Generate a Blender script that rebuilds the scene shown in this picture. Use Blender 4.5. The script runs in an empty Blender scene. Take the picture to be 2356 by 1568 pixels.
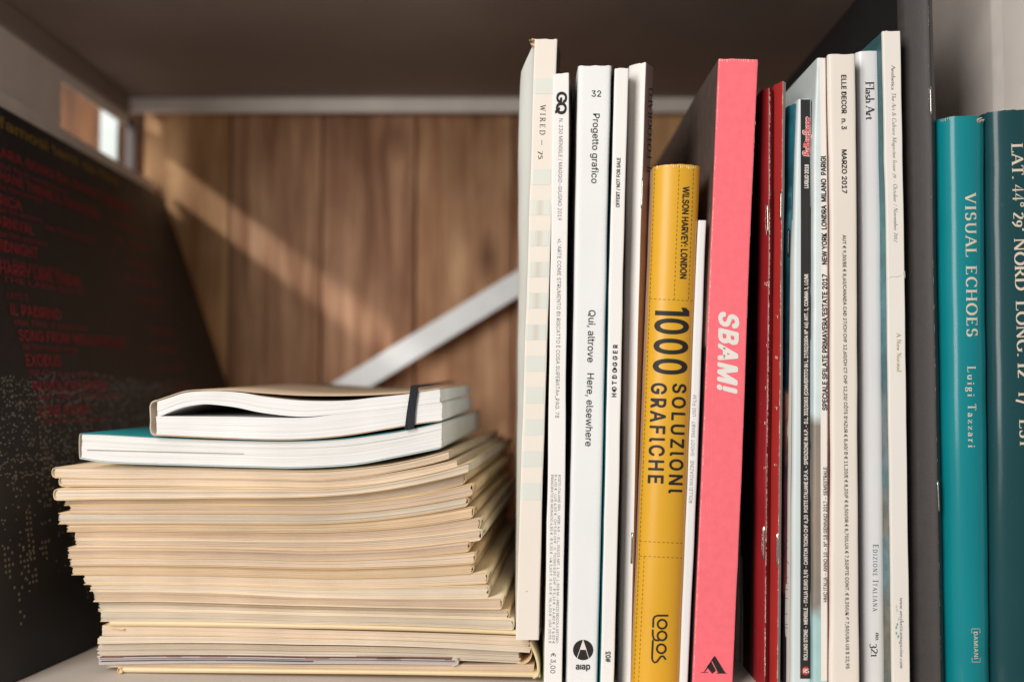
import bpy, bmesh, math, random, os
from mathutils import Vector, Matrix, noise
random.seed(7)
PI = math.pi
sc = bpy.context.scene
COL = sc.collection
CM = 0.01

# ------------------------------------------------------------------ camera
FPX = 2290.0; CX = 1178.0; CY = 784.0; PITCH = math.atan((900.0-CY)/FPX)
CAMP = Vector((0.0, -46.0, 13.4))
cd = bpy.data.cameras.new('camera'); cam = bpy.data.objects.new('camera', cd); COL.objects.link(cam)
cam.location = CAMP*CM; cam.rotation_euler = (PI/2+PITCH, 0, 0)
cd.sensor_width = 36.0; cd.lens = FPX/2356.0*36.0
cd.clip_start = 0.02; cd.clip_end = 30.0
cd.dof.use_dof = True; cd.dof.focus_distance = 0.462; cd.dof.aperture_fstop = 3.8
sc.camera = cam
# ------------------------------------------------------------------ light
world = bpy.data.worlds.new('World'); sc.world = world; world.use_nodes = True
bg = world.node_tree.nodes['Background']; bg.inputs[0].default_value = (0.95, 0.90, 0.86, 1); bg.inputs[1].default_value = 0.36
def aim(o, loc, tgt):
    o.location = Vector(loc)*CM
    o.rotation_euler = (Vector(tgt)-Vector(loc)).to_track_quat('-Z', 'Y').to_euler()
kd = bpy.data.lights.new('window_light', 'AREA'); kd.energy = 18.2; kd.color = (1.0, 0.965, 0.925); kd.shape = 'RECTANGLE'; kd.size = 0.42; kd.size_y = 0.95
ko = bpy.data.objects.new('window_light', kd); COL.objects.link(ko); aim(ko, (-66, -108, 52), (2, 0, 12))
sd = bpy.data.lights.new('sun_beam', 'SPOT'); sd.energy = 1150; sd.color = (1.0, 0.965, 0.94); sd.spot_size = math.radians(4.9); sd.spot_blend = 1.0; sd.shadow_soft_size = 0.14
so = bpy.data.objects.new('sun_beam', sd); COL.objects.link(so)
dv = Vector((1, .355, -.75)).normalized(); tg = Vector((-32.6, 39.7, 32.4)); aim(so, tg-dv*170, tg)
sc.view_settings.view_transform = 'Standard'; sc.view_settings.look = 'None'; sc.view_settings.exposure = 0.0; sc.view_settings.gamma = 1.0

# ------------------------------------------------------------------ pixel <-> place
cp, sp = math.cos(PITCH), math.sin(PITCH)
def ray(px, py):
    u = (px-CX)/FPX; v = -(py-CY)/FPX
    return Vector((u, cp - v*sp, sp + v*cp))
def on_y(px, py, Y):
    r = ray(px, py); t = (Y-CAMP.y)/r.y
    return CAMP + r*t
def on_plane(px, py, Y0, k):            # plane Y = Y0 + k*X
    r = ray(px, py); t = (Y0 + k*CAMP.x - CAMP.y)/(r.y - k*r.x)
    return CAMP + r*t
def proj(P):
    d = Vector(P) - CAMP
    z = d.y*cp + d.z*sp; v = -d.y*sp + d.z*cp
    return CX + FPX*d.x/z, CY - FPX*v/z

# ------------------------------------------------------------------ colours, materials
def lin(h):
    if isinstance(h, tuple): return h
    h = h.lstrip('#'); c = [int(h[i:i+2], 16)/255 for i in (0, 2, 4)]
    return tuple((x/12.92 if x <= .04045 else ((x+.055)/1.055)**2.4) for x in c)
MATS = {}
def mat(name, col, rough=.6, spec=.35, var=.06, vscale=60, bump=.0, bscale=900, coat=0, stretch=(1, 1, 1), metal=0, spots=0, spotcol='#8a7f70', sscale=130, sheen=0):
    if name in MATS: return MATS[name]
    m = bpy.data.materials.new(name); m.use_nodes = True; nt = m.node_tree; N = nt.nodes; L = nt.links
    b = N['Principled BSDF']; b.inputs['Roughness'].default_value = rough; b.inputs['Specular IOR Level'].default_value = spec
    b.inputs['Metallic'].default_value = metal; b.inputs['Coat Weight'].default_value = coat; b.inputs['Coat Roughness'].default_value = .17
    tc = N.new('ShaderNodeTexCoord'); mp = N.new('ShaderNodeMapping'); mp.inputs['Scale'].default_value = stretch
    L.new(tc.outputs['Object'], mp.inputs[0])
    nz = N.new('ShaderNodeTexNoise'); nz.inputs['Scale'].default_value = vscale; nz.inputs['Detail'].default_value = 5; L.new(mp.outputs[0], nz.inputs['Vector'])
    c = lin(col)
    rp = N.new('ShaderNodeValToRGB'); rp.color_ramp.elements[0].position = .3; rp.color_ramp.elements[1].position = .7
    rp.color_ramp.elements[0].color = tuple(x*(1-var) for x in c)+(1,); rp.color_ramp.elements[1].color = tuple(min(1, x*(1+var)) for x in c)+(1,)
    L.new(nz.outputs[0], rp.inputs[0]); out = rp.outputs[0]
    if spots:
        n2 = N.new('ShaderNodeTexNoise'); n2.inputs['Scale'].default_value = sscale; n2.inputs['Detail'].default_value = 8; n2.inputs['Roughness'].default_value = .65
        L.new(tc.outputs['Object'], n2.inputs['Vector'])
        r2 = N.new('ShaderNodeValToRGB'); r2.color_ramp.elements[0].position = .66; r2.color_ramp.elements[1].position = .74
        r2.color_ramp.elements[0].color = (0, 0, 0, 1); r2.color_ramp.elements[1].color = (spots, spots, spots, 1); L.new(n2.outputs[0], r2.inputs[0])
        mx = N.new('ShaderNodeMixRGB'); L.new(r2.outputs[0], mx.inputs[0]); L.new(out, mx.inputs[1]); mx.inputs[2].default_value = lin(spotcol)+(1,); out = mx.outputs[0]
    L.new(out, b.inputs['Base Color'])
    mr = N.new('ShaderNodeMapRange'); mr.inputs['To Min'].default_value = max(.05, rough-.07); mr.inputs['To Max'].default_value = min(1, rough+.09); L.new(nz.outputs[0], mr.inputs[0]); L.new(mr.outputs[0], b.inputs['Roughness'])
    if bump:
        n3 = N.new('ShaderNodeTexNoise'); n3.inputs['Scale'].default_value = bscale; n3.inputs['Detail'].default_value = 3; L.new(tc.outputs['Object'], n3.inputs['Vector'])
        bp = N.new('ShaderNodeBump'); bp.inputs['Strength'].default_value = bump; bp.inputs['Distance'].default_value = .0004; L.new(n3.outputs[0], bp.inputs['Height']); L.new(bp.outputs[0], b.inputs['Normal'])
    MATS[name] = m; return m
def ink(name, col, rough=.55, spec=.3): return mat(name, col, rough, spec, var=.03, vscale=40)
def ramp_z(name, stops, rough=.45, var=.12):
    """printed cover whose picture changes with height: stops = [(z_cm, colour)]"""
    m = mat(name, '#808080', rough, .4); nt = m.node_tree; N = nt.nodes; L = nt.links
    b = N['Principled BSDF']; tc = N.new('ShaderNodeTexCoord'); sx = N.new('ShaderNodeSeparateXYZ'); L.new(tc.outputs['Object'], sx.inputs[0])
    nz = N.new('ShaderNodeTexNoise'); nz.inputs['Scale'].default_value = 55; nz.inputs['Detail'].default_value = 6; L.new(tc.outputs['Object'], nz.inputs['Vector'])
    ad = N.new('ShaderNodeMath'); ad.operation = 'MULTIPLY_ADD'; L.new(nz.outputs[0], ad.inputs[0]); ad.inputs[1].default_value = .025*var/.12; L.new(sx.outputs[2], ad.inputs[2])
    mr = N.new('ShaderNodeMapRange'); mr.inputs['From Min'].default_value = 0; mr.inputs['From Max'].default_value = .36; L.new(ad.outputs[0], mr.inputs[0])
    rp = N.new('ShaderNodeValToRGB'); cr = rp.color_ramp
    while len(cr.elements) < len(stops): cr.elements.new(.5)
    for e, (z, c) in zip(cr.elements, stops): e.position = z/36.0
    for e, (z, c) in zip(cr.elements, stops): e.color = lin(c)+(1,)
    L.new(mr.outputs[0], rp.inputs[0])
    n2 = N.new('ShaderNodeTexNoise'); n2.inputs['Scale'].default_value = 170; n2.inputs['Detail'].default_value = 6; L.new(tc.outputs['Object'], n2.inputs['Vector'])
    hs = N.new('ShaderNodeHueSaturation'); m2 = N.new('ShaderNodeMapRange'); m2.inputs['To Min'].default_value = 1-var*2; m2.inputs['To Max'].default_value = 1+var*2; L.new(n2.outputs[0], m2.inputs[0]); L.new(m2.outputs[0], hs.inputs['Value'])
    L.new(rp.outputs[0], hs.inputs['Color']); L.new(hs.outputs[0], b.inputs['Base Color'])
    return m
def page_mat(name, c_lo, c_hi, lines=60, rough=.85, stain=.0, contrast=1.0, tints=False):
    """cut edges of paper: uv.y runs across the leaves"""
    m = mat(name, c_hi, rough, .15); nt = m.node_tree; N = nt.nodes; L = nt.links; b = N['Principled BSDF']
    uv = N.new('ShaderNodeUVMap'); uv.uv_map = 'UVMap'
    mp = N.new('ShaderNodeMapping'); mp.inputs['Scale'].default_value = (.5, lines, 1); L.new(uv.outputs[0], mp.inputs[0])
    nz = N.new('ShaderNodeTexNoise'); nz.inputs['Scale'].default_value = 1; nz.inputs['Detail'].default_value = 4; nz.inputs['Roughness'].default_value = .7; L.new(mp.outputs[0], nz.inputs['Vector'])
    rp = N.new('ShaderNodeValToRGB'); rp.color_ramp.elements[0].position = .5-.2/contrast; rp.color_ramp.elements[1].position = .5+.14/contrast
    rp.color_ramp.elements[0].color = lin(c_lo)+(1,); rp.color_ramp.elements[1].color = lin(c_hi)+(1,); L.new(nz.outputs[0], rp.inputs[0])
    if tints:
        m5 = N.new('ShaderNodeMapping'); m5.inputs['Scale'].default_value = (.35, lines*.27, 1); m5.inputs['Location'].default_value = (0, lines*1.3, 0); L.new(uv.outputs[0], m5.inputs[0])
        n5 = N.new('ShaderNodeTexNoise'); n5.inputs['Scale'].default_value = 1; n5.inputs['Detail'].default_value = 3; L.new(m5.outputs[0], n5.inputs['Vector'])
        r5 = N.new('ShaderNodeValToRGB'); e5 = r5.color_ramp.elements; e5[0].position = .34; e5[0].color = (.93, .72, .50, 1); e5[1].position = .43; e5[1].color = (1, 1, 1, 1)
        e6 = e5.new(.58); e6.color = (1, 1, 1, 1); e7 = e5.new(.66); e7.color = (.80, .80, .80, 1); L.new(n5.outputs[0], r5.inputs[0])
        x5 = N.new('ShaderNodeMixRGB'); x5.blend_type = 'MULTIPLY'; x5.inputs[0].default_value = 1; L.new(rp.outputs[0], x5.inputs[1]); L.new(r5.outputs[0], x5.inputs[2]); rp = x5
    tc = N.new('ShaderNodeTexCoord'); n2 = N.new('ShaderNodeTexNoise'); n2.inputs['Scale'].default_value = 28; n2.inputs['Detail'].default_value = 7; L.new(tc.outputs['Object'], n2.inputs['Vector'])
    m2 = N.new('ShaderNodeMapRange'); m2.inputs['From Min'].default_value = .3; m2.inputs['From Max'].default_value = .7; m2.inputs['To Min'].default_value = 1-.08-stain; m2.inputs['To Max'].default_value = 1.05; L.new(n2.outputs[0], m2.inputs[0])
    hs = N.new('ShaderNodeHueSaturation'); L.new(m2.outputs[0], hs.inputs['Value']); L.new(rp.outputs[0], hs.inputs['Color']); L.new(hs.outputs[0], b.inputs['Base Color'])
    bp = N.new('ShaderNodeBump'); bp.inputs['Strength'].default_value = .5; bp.inputs['Distance'].default_value = .0003; L.new(nz.outputs[0], bp.inputs['Height']); L.new(bp.outputs[0], b.inputs['Normal'])
    return m

# ------------------------------------------------------------------ objects
def link(name, me, m, parent=None, smooth=False):
    o = bpy.data.objects.new(name, me); COL.objects.link(o)
    if m is not None: me.materials.append(m)
    if parent is not None: o.parent = parent
    if smooth:
        for p in me.polygons: p.use_smooth = True
    return o
def mesh(name, vs, fs, uvs=None):
    me = bpy.data.meshes.new(name); me.from_pydata([tuple(Vector(v)*CM) for v in vs], [], fs); me.update()
    if uvs is not None:
        l = me.uv_layers.new(name='UVMap')
        for p in me.polygons:
            for li in p.loop_indices: l.data[li].uv = uvs[me.loops[li].vertex_index]
    return me
def thing(name, label, cat, group=None):
    o = bpy.data.objects.new(name, None); COL.objects.link(o); o.empty_display_size = .02
    o['label'] = label; o['category'] = cat
    if group: o['group'] = group
    return o
def solid(o, th, off=-1):
    md = o.modifiers.new('thickness', 'SOLIDIFY'); md.thickness = th*CM; md.offset = off; md.use_even_offset = False
    return o
def bevel(o, w, seg=2):
    md = o.modifiers.new('bevel', 'BEVEL'); md.width = w*CM; md.segments = seg; md.limit_method = 'ANGLE'; return o
def grid(rows, uvs=None, closed=False):
    nr, nc = len(rows), len(rows[0]); vs = [p for r in rows for p in r]; fs = []
    for i in range(nr-1):
        for j in range(nc-1 if not closed else nc):
            a = i*nc+j; b = i*nc+(j+1) % nc; fs.append((a, b, b+nc, a+nc))
    return vs, fs
def box(x0, x1, y0, y1, z0, z1):
    vs = [(x, y, z) for z in (z0, z1) for y in (y0, y1) for x in (x0, x1)]
    return vs, [(0, 2, 3, 1), (4, 5, 7, 6), (0, 1, 5, 4), (2, 6, 7, 3), (0, 4, 6, 2), (1, 3, 7, 5)]
def add(V, F, vs, fs):
    n = len(V); V += list(vs); F += [tuple(i+n for i in f) for f in fs]
def tube(pts, r, seg=8):
    V = []; F = []; pts = [Vector(p) for p in pts]
    for i, p in enumerate(pts):
        t = (pts[min(i+1, len(pts)-1)]-pts[max(i-1, 0)]).normalized()
        a = t.cross(Vector((0.3, 1, .2))).normalized(); b = t.cross(a)
        V += [p + a*r*math.cos(2*PI*k/seg) + b*r*math.sin(2*PI*k/seg) for k in range(seg)]
    for i in range(len(pts)-1):
        for k in range(seg):
            F.append((i*seg+k, i*seg+(k+1) % seg, (i+1)*seg+(k+1) % seg, (i+1)*seg+k))
    F.append(tuple(range(seg))[::-1]); F.append(tuple((len(pts)-1)*seg+k for k in range(seg)))
    return V, F

# ------------------------------------------------------------------ lettering: built-in sans and a drawn serif, both as flat meshes
try: INTER = bpy.data.fonts.load(os.path.join(bpy.utils.resource_path('LOCAL'), 'datafiles', 'fonts', 'Inter.woff2'))
except Exception: INTER = None
def sans_raw(s, spacing=1.0, off=0.0):
    c = bpy.data.curves.new('lettering', 'FONT'); c.body = s; c.space_character = spacing; c.offset = off; c.resolution_u = 3
    if INTER: c.font = INTER
    o = bpy.data.objects.new('lettering', c); me = bpy.data.meshes.new_from_object(o)
    vs = [(v.co.x, v.co.y) for v in me.vertices]; fs = [tuple(p.vertices) for p in me.polygons]
    bpy.data.objects.remove(o); bpy.data.meshes.remove(me); bpy.data.curves.remove(c)
    return vs, fs
HV, _ = sans_raw('H'); CAPH = max(v[1] for v in HV)
def sans(s, spacing=1.0, bold=0.0, off=0.0):
    vs, fs = sans_raw(s.replace('I', 'l'), spacing, off)
    vs = [(x/CAPH, y/CAPH) for x, y in vs]
    V = [(x, y, 0) for x, y in vs]; F = list(fs)
    if bold:
        k = 0
        for dx, dy in ((1, 0), (-1, 0), (0, .8), (0, -.8), (.7, .6), (-.7, .6), (.7, -.6), (-.7, -.6)):
            k += 1; add(V, F, [(x+dx*bold, y+dy*bold, k*.12) for x, y in vs], fs)
    return V, F
def A(cx, cy, rx, ry, a0, a1, n=12): return [(cx+rx*math.cos(math.radians(a0+(a1-a0)*i/n)), cy+ry*math.sin(math.radians(a0+(a1-a0)*i/n))) for i in range(n+1)]
X = .5
SER = {
 'A': (.74, [([(.03, 0), (.36, 1)], 's', .45), ([(.36, 1), (.7, 0)], ' s', 1), ([(.14, .36), (.58, .36)], '', 1)]),
 'B': (.66, [([(.12, 0), (.12, 1)], 'ss', 1), ([(.12, 1), (.3, 1)]+A(.33, .76, .22, .24, 90, -90)+[(.12, .52)], '', .9), ([(.12, .52), (.3, .52)]+A(.35, .26, .25, .26, 90, -90)+[(.12, 0)], '', .9)]),
 'C': (.72, [(A(.4, .5, .34, .5, 42, 318, 20), '', 1), ([(.67, .98), (.67, .74)], '', .4)]),
 'D': (.8, [([(.12, 0), (.12, 1)], 'ss', 1), ([(.12, 1), (.28, 1)]+A(.3, .5, .42, .5, 90, -90, 16)+[(.12, 0)], '', 1)]),
 'E': (.64, [([(.12, 0), (.12, 1)], 'ss', 1), ([(.12, .98), (.53, .98)], '', 1), ([(.12, .52), (.42, .52)], '', 1), ([(.12, .02), (.57, .02)], '', 1), ([(.53, 1), (.53, .84)], '', .4), ([(.57, 0), (.57, .19)], '', .4), ([(.42, .6), (.42, .44)], '', .35)]),
 'F': (.6, [([(.12, 0), (.12, 1)], 'ss', 1), ([(.12, .98), (.53, .98)], '', 1), ([(.12, .52), (.42, .52)], '', 1), ([(.53, 1), (.53, .82)], '', .4), ([(.42, .6), (.42, .44)], '', .35)]),
 'G': (.8, [(A(.4, .5, .34, .5, 42, 308, 20), '', 1), ([(.67, .98), (.67, .76)], '', .4), ([(.66, .06), (.66, .42)], ' s', .9)]),
 'H': (.84, [([(.12, 0), (.12, 1)], 'ss', 1), ([(.7, 0), (.7, 1)], 'ss', 1), ([(.12, .51), (.7, .51)], '', 1)]),
 'I': (.3, [([(.15, 0), (.15, 1)], 'ss', 1)]),
 'L': (.62, [([(.12, 0), (.12, 1)], 'ss', 1), ([(.12, .02), (.55, .02)], '', 1), ([(.56, 0), (.56, .2)], '', .4)]),
 'M': (.98, [([(.1, 0), (.13, 1)], 's', .5), ([(.13, 1), (.48, .04)], '', 1), ([(.48, .04), (.82, 1)], '', .45), ([(.82, 1), (.85, 0)], ' s', 1)]),
 'N': (.84, [([(.12, 0), (.12, 1)], 'ss', .5), ([(.12, 1), (.7, 0)], '', 1), ([(.7, 0), (.7, 1)], ' s', .5)]),
 'O': (.84, [(A(.42, .5, .36, .5, 0, 360, 24), '', 1)]),
 'P': (.62, [([(.12, 0), (.12, 1)], 'ss', 1), ([(.12, 1), (.3, 1)]+A(.33, .74, .22, .26, 90, -90)+[(.12, .48)], '', .9)]),
 'R': (.72, [([(.12, 0), (.12, 1)], 'ss', 1), ([(.12, 1), (.3, 1)]+A(.32, .75, .22, .25, 90, -90)+[(.12, .5)], '', .9), ([(.32, .5), (.66, 0)], ' s', .95)]),
 'S': (.58, [(A(.29, .74, .2, .25, 35, 250, 12)+A(.29, .27, .22, .26, 62, -145, 12), '', .95), ([(.48, .98), (.48, .76)], '', .4), ([(.09, .26), (.09, .03)], '', .4)]),
 'T': (.68, [([(.34, 0), (.34, 1)], 's', 1), ([(.04, .98), (.64, .98)], '', 1), ([(.04, 1), (.04, .82)], '', .4), ([(.64, 1), (.64, .82)], '', .4)]),
 'U': (.8, [([(.13, 1), (.13, .35)]+A(.4, .35, .27, .35, 180, 360, 10)+[(.67, 1)], 'ss', .85)]),
 'V': (.72, [([(.05, 1), (.36, 0)], 's', 1), ([(.36, 0), (.66, 1)], ' s', .45)]),
 'W': (1.0, [([(.04, 1), (.28, 0)], 's', 1), ([(.28, 0), (.5, .9)], '', .45), ([(.5, .9), (.72, 0)], '', 1), ([(.72, 0), (.95, 1)], ' s', .45)]),
 'Z': (.66, [([(.06, .98), (.58, .98)], '', 1), ([(.58, .98), (.06, .02)], '', 1), ([(.06, .02), (.6, .02)], '', 1), ([(.6, 0), (.6, .2)], '', .4), ([(.06, 1), (.06, .82)], '', .4)]),
 'a': (.46, [(A(.2, .33, .14, .15, 150, 0, 6)+[(.34, .08), (.42, .02)], '', .9), (A(.19, .14, .13, .13, 60, 330, 8), '', .8)]),
 'b': (.52, [([(.1, 0), (.1, 1.02)], '', .9), (A(.27, .24, .18, .24, 140, -150, 12), '', .9)]),
 'c': (.44, [(A(.24, .24, .19, .24, 45, 315, 12), '', .9)]),
 'd': (.54, [([(.42, 0), (.42, 1.02)], '', .9), (A(.25, .24, .18, .24, 40, 320, 12), '', .9)]),
 'e': (.46, [([(.06, .27), (.41, .27)]+A(.24, .24, .18, .24, 8, 315, 14), '', .9)]),
 'f': (.34, [(A(.27, .86, .12, .15, 60, 180, 6)+[(.15, 0)], ' s', .9), ([(.03, .47), (.3, .47)], '', 1)]),
 'g': (.5, [(A(.23, .32, .15, .16, 0, 360, 12), '', .85), ([(.1, .2), (.12, .06), (.36, .02)]+A(.24, -.14, .19, .14, 60, -240, 12), '', .7), ([(.35, .43), (.47, .45)], '', 1)]),
 'h': (.56, [([(.11, 0), (.11, 1.02)], 's', .9), (A(.27, .3, .16, .19, 150, 0, 8)+[(.43, 0)], ' s', .9)]),
 'i': (.26, [([(.13, 0), (.13, .48)], 'ss', .9), ([(.13, .68), (.13, .78)], '', 1.1)]),
 'l': (.26, [([(.13, 0), (.13, 1.02)], 'ss', .9)]),
 'm': (.82, [([(.11, 0), (.11, .48)], 'ss', .9), (A(.26, .3, .15, .19, 150, 0, 8)+[(.41, 0)], ' s', .9), (A(.56, .3, .15, .19, 150, 0, 8)+[(.71, 0)], ' s', .9)]),
 'n': (.56, [([(.11, 0), (.11, .48)], 'ss', .9), (A(.27, .3, .16, .19, 150, 0, 8)+[(.43, 0)], ' s', .9)]),
 'o': (.5, [(A(.25, .24, .19, .24, 0, 360, 16), '', .9)]),
 'r': (.4, [([(.11, 0), (.11, .48)], 'ss', .9), (A(.26, .3, .14, .18, 150, 50, 5), '', .9)]),
 's': (.4, [(A(.2, .36, .12, .12, 40, 250, 8)+A(.2, .12, .13, .13, 62, -145, 8), '', .9)]),
 't': (.34, [([(.14, .66), (.14, .12)]+A(.22, .1, .08, .09, 180, 320, 5), '', .9), ([(.03, .47), (.3, .47)], '', 1)]),
 'u': (.56, [([(.11, .48), (.11, .18)]+A(.26, .18, .15, .17, 180, 330, 7), 's', .9), ([(.43, .48), (.43, 0)], 's', .9)]),
 'v': (.48, [([(.04, .48), (.24, 0)], 's', .9), ([(.24, 0), (.43, .48)], ' s', .45)]),
 'w': (.7, [([(.04, .48), (.2, 0)], 's', .9), ([(.2, 0), (.35, .44)], '', .45), ([(.35, .44), (.51, 0)], '', .9), ([(.51, 0), (.66, .48)], ' s', .45)]),
 'y': (.48, [([(.04, .48), (.25, 0)], 's', .9), ([(.44, .48), (.18, -.26), (.06, -.26)], 's', .5)]),
 'z': (.44, [([(.06, .46), (.38, .46), (.06, .02), (.4, .02)], '', .9), ([(.4, 0), (.4, .13)], '', .4), ([(.06, .48), (.06, .36)], '', .4)]),
 '0': (.5, [(A(.25, .36, .19, .36, 0, 360, 16), '', .9)]),
 '1': (.34, [([(.17, 0), (.17, .72)], 's', .9), ([(.05, .62), (.17, .72)], '', .8)]),
 '2': (.5, [(A(.24, .66, .18, .2, 160, -40, 10)+[(.05, .02)], '', .9), ([(.05, .02), (.46, .02)], '', 1.3)]),
 '3': (.48, [(A(.22, .52, .16, .2, 150, -70, 10), '', .9), (A(.2, .08, .2, .26, 75, -140, 10), '', .9)]),
 '4': (.54, [([(.36, -.02), (.36, .98), (.03, .26), (.52, .26)], '', .7)]),
 '5': (.46, [([(.4, .72), (.12, .72), (.1, .42)]+A(.2, .2, .2, .24, 110, -140, 10), '', .8)]),
 '7': (.46, [([(.05, .7), (.43, .7), (.17, -.2)], '', .85)]),
 '9': (.5, [(A(.24, .5, .18, .22, 0, 360, 12), '', .85), ([(.42, .5), (.36, .15), (.1, -.12)], '', .8)]),
 '6': (.5, [(A(.25, .22, .18, .22, 0, 360, 12), '', .85), ([(.07, .25), (.15, .65), (.4, .95)], '', .8)]),
 '.': (.24, [([(.1, 0), (.1, .09)], '', 1.0)]), "'": (.24, [([(.14, 1.0), (.08, .74)], '', .9)]),
 '°': (.34, [(A(.17, .8, .12, .15, 0, 360, 12), '', .5)]), '/': (.4, [([(.04, -.1), (.36, 1)], '', .4)]), '-': (.5, [([(.05, .3), (.45, .3)], '', 1)]),
 '|': (.5, [([(0.05, .5), (.75, .5)], '', .6)]),
 '&': (.8, [([(.72, .45), (.5, .1)]+A(.3, .24, .24, .24, -40, -230, 8)+A(.3, .78, .14, .2, -70, 230, 10)+[(.68, .0)], '', .7)]),
 ' ': (.3, []),
}
def serif(s, spacing=1.0, T=.15, t=.05, smallcaps=False):
    V = []; F = []; x0 = 0
    track = (spacing-1)*.5
    for ci, ch in enumerate(s):
        k = 1.0
        if smallcaps and ch.islower(): ch = ch.upper(); k = .78
        w, st = SER.get(ch, SER['o'] if ch.islower() else SER['I'])
        lay = 0
        for pts, fl, wt in st:
            lay += 1
            pts = [Vector((p[0], p[1])) for p in pts]; n = len(pts)
            vs = []
            for i in range(n):
                d = (pts[min(i+1, n-1)]-pts[max(i-1, 0)]);
                if d.length < 1e-6: d = Vector((0, 1))
                d.normalize(); hw = .5*max(t*.9, (T*wt*abs(d.y)**1.3 + t*abs(d.x)))
                nn = Vector((-d.y, d.x)); a = pts[i]+nn*hw; b = pts[i]-nn*hw
                vs += [(a.x, a.y), (b.x, b.y)]
            add(V, F, [((x*k+x0), y*k, lay*.1) for x, y in vs], [(2*i, 2*i+1, 2*i+3, 2*i+2) for i in range(n-1)])
            for e, q in ((0, pts[0]), (1, pts[-1])):
                if len(fl) > e and fl[e] == 's':
                    sw = .1+.05*wt; hh = .022; lay += 1
                    yy = q.y+(hh if q.y < .25 else -hh)
                    add(V, F, [((x*k+x0), y*k, lay*.1) for x, y in ((q.x-sw, yy-hh), (q.x+sw, yy-hh), (q.x+sw, yy+hh), (q.x-sw, yy+hh))], [(0, 1, 2, 3)])
        x0 += w*k + track
    return V, F
def lay_text(raw, p1, p2, cap, shear=0.0, fit=True):
    """raw glyph mesh -> 2D mesh whose centre line runs from p1 to p2"""
    V, F = raw; xs = [v[0] for v in V]; x0, x1 = min(xs), max(xs)
    d = Vector(p2)-Vector(p1); Ln = d.length; d.normalize(); up = Vector((d.y, -d.x)); s = Ln/(x1-x0)
    out = []
    for v in V:
        q = Vector(p1) + d*((v[0]-x0)*s + shear*(v[1]-.5)*cap) + up*(v[1]-.5)*cap
        out.append((q.x, q.y, v[2] if len(v) > 2 else 0))
    return out, F
def subdivide2d(V, F, L):
    bm = bmesh.new(); bv = [bm.verts.new((v[0], v[1], v[2])) for v in V]
    for f in F:
        try: bm.faces.new([bv[i] for i in f])
        except Exception: pass
    bmesh.ops.triangulate(bm, faces=bm.faces[:])
    for _ in range(6):
        es = [e for e in bm.edges if abs(e.verts[0].co.x-e.verts[1].co.x) > L]
        if not es: break
        bmesh.ops.subdivide_edges(bm, edges=es, cuts=1); bmesh.ops.triangulate(bm, faces=[f for f in bm.faces if len(f.verts) > 3])
    bm.verts.index_update(); V2 = [tuple(v.co) for v in bm.verts]; F2 = [tuple(v.index for v in f.verts) for f in bm.faces]; bm.free()
    return V2, F2

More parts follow.
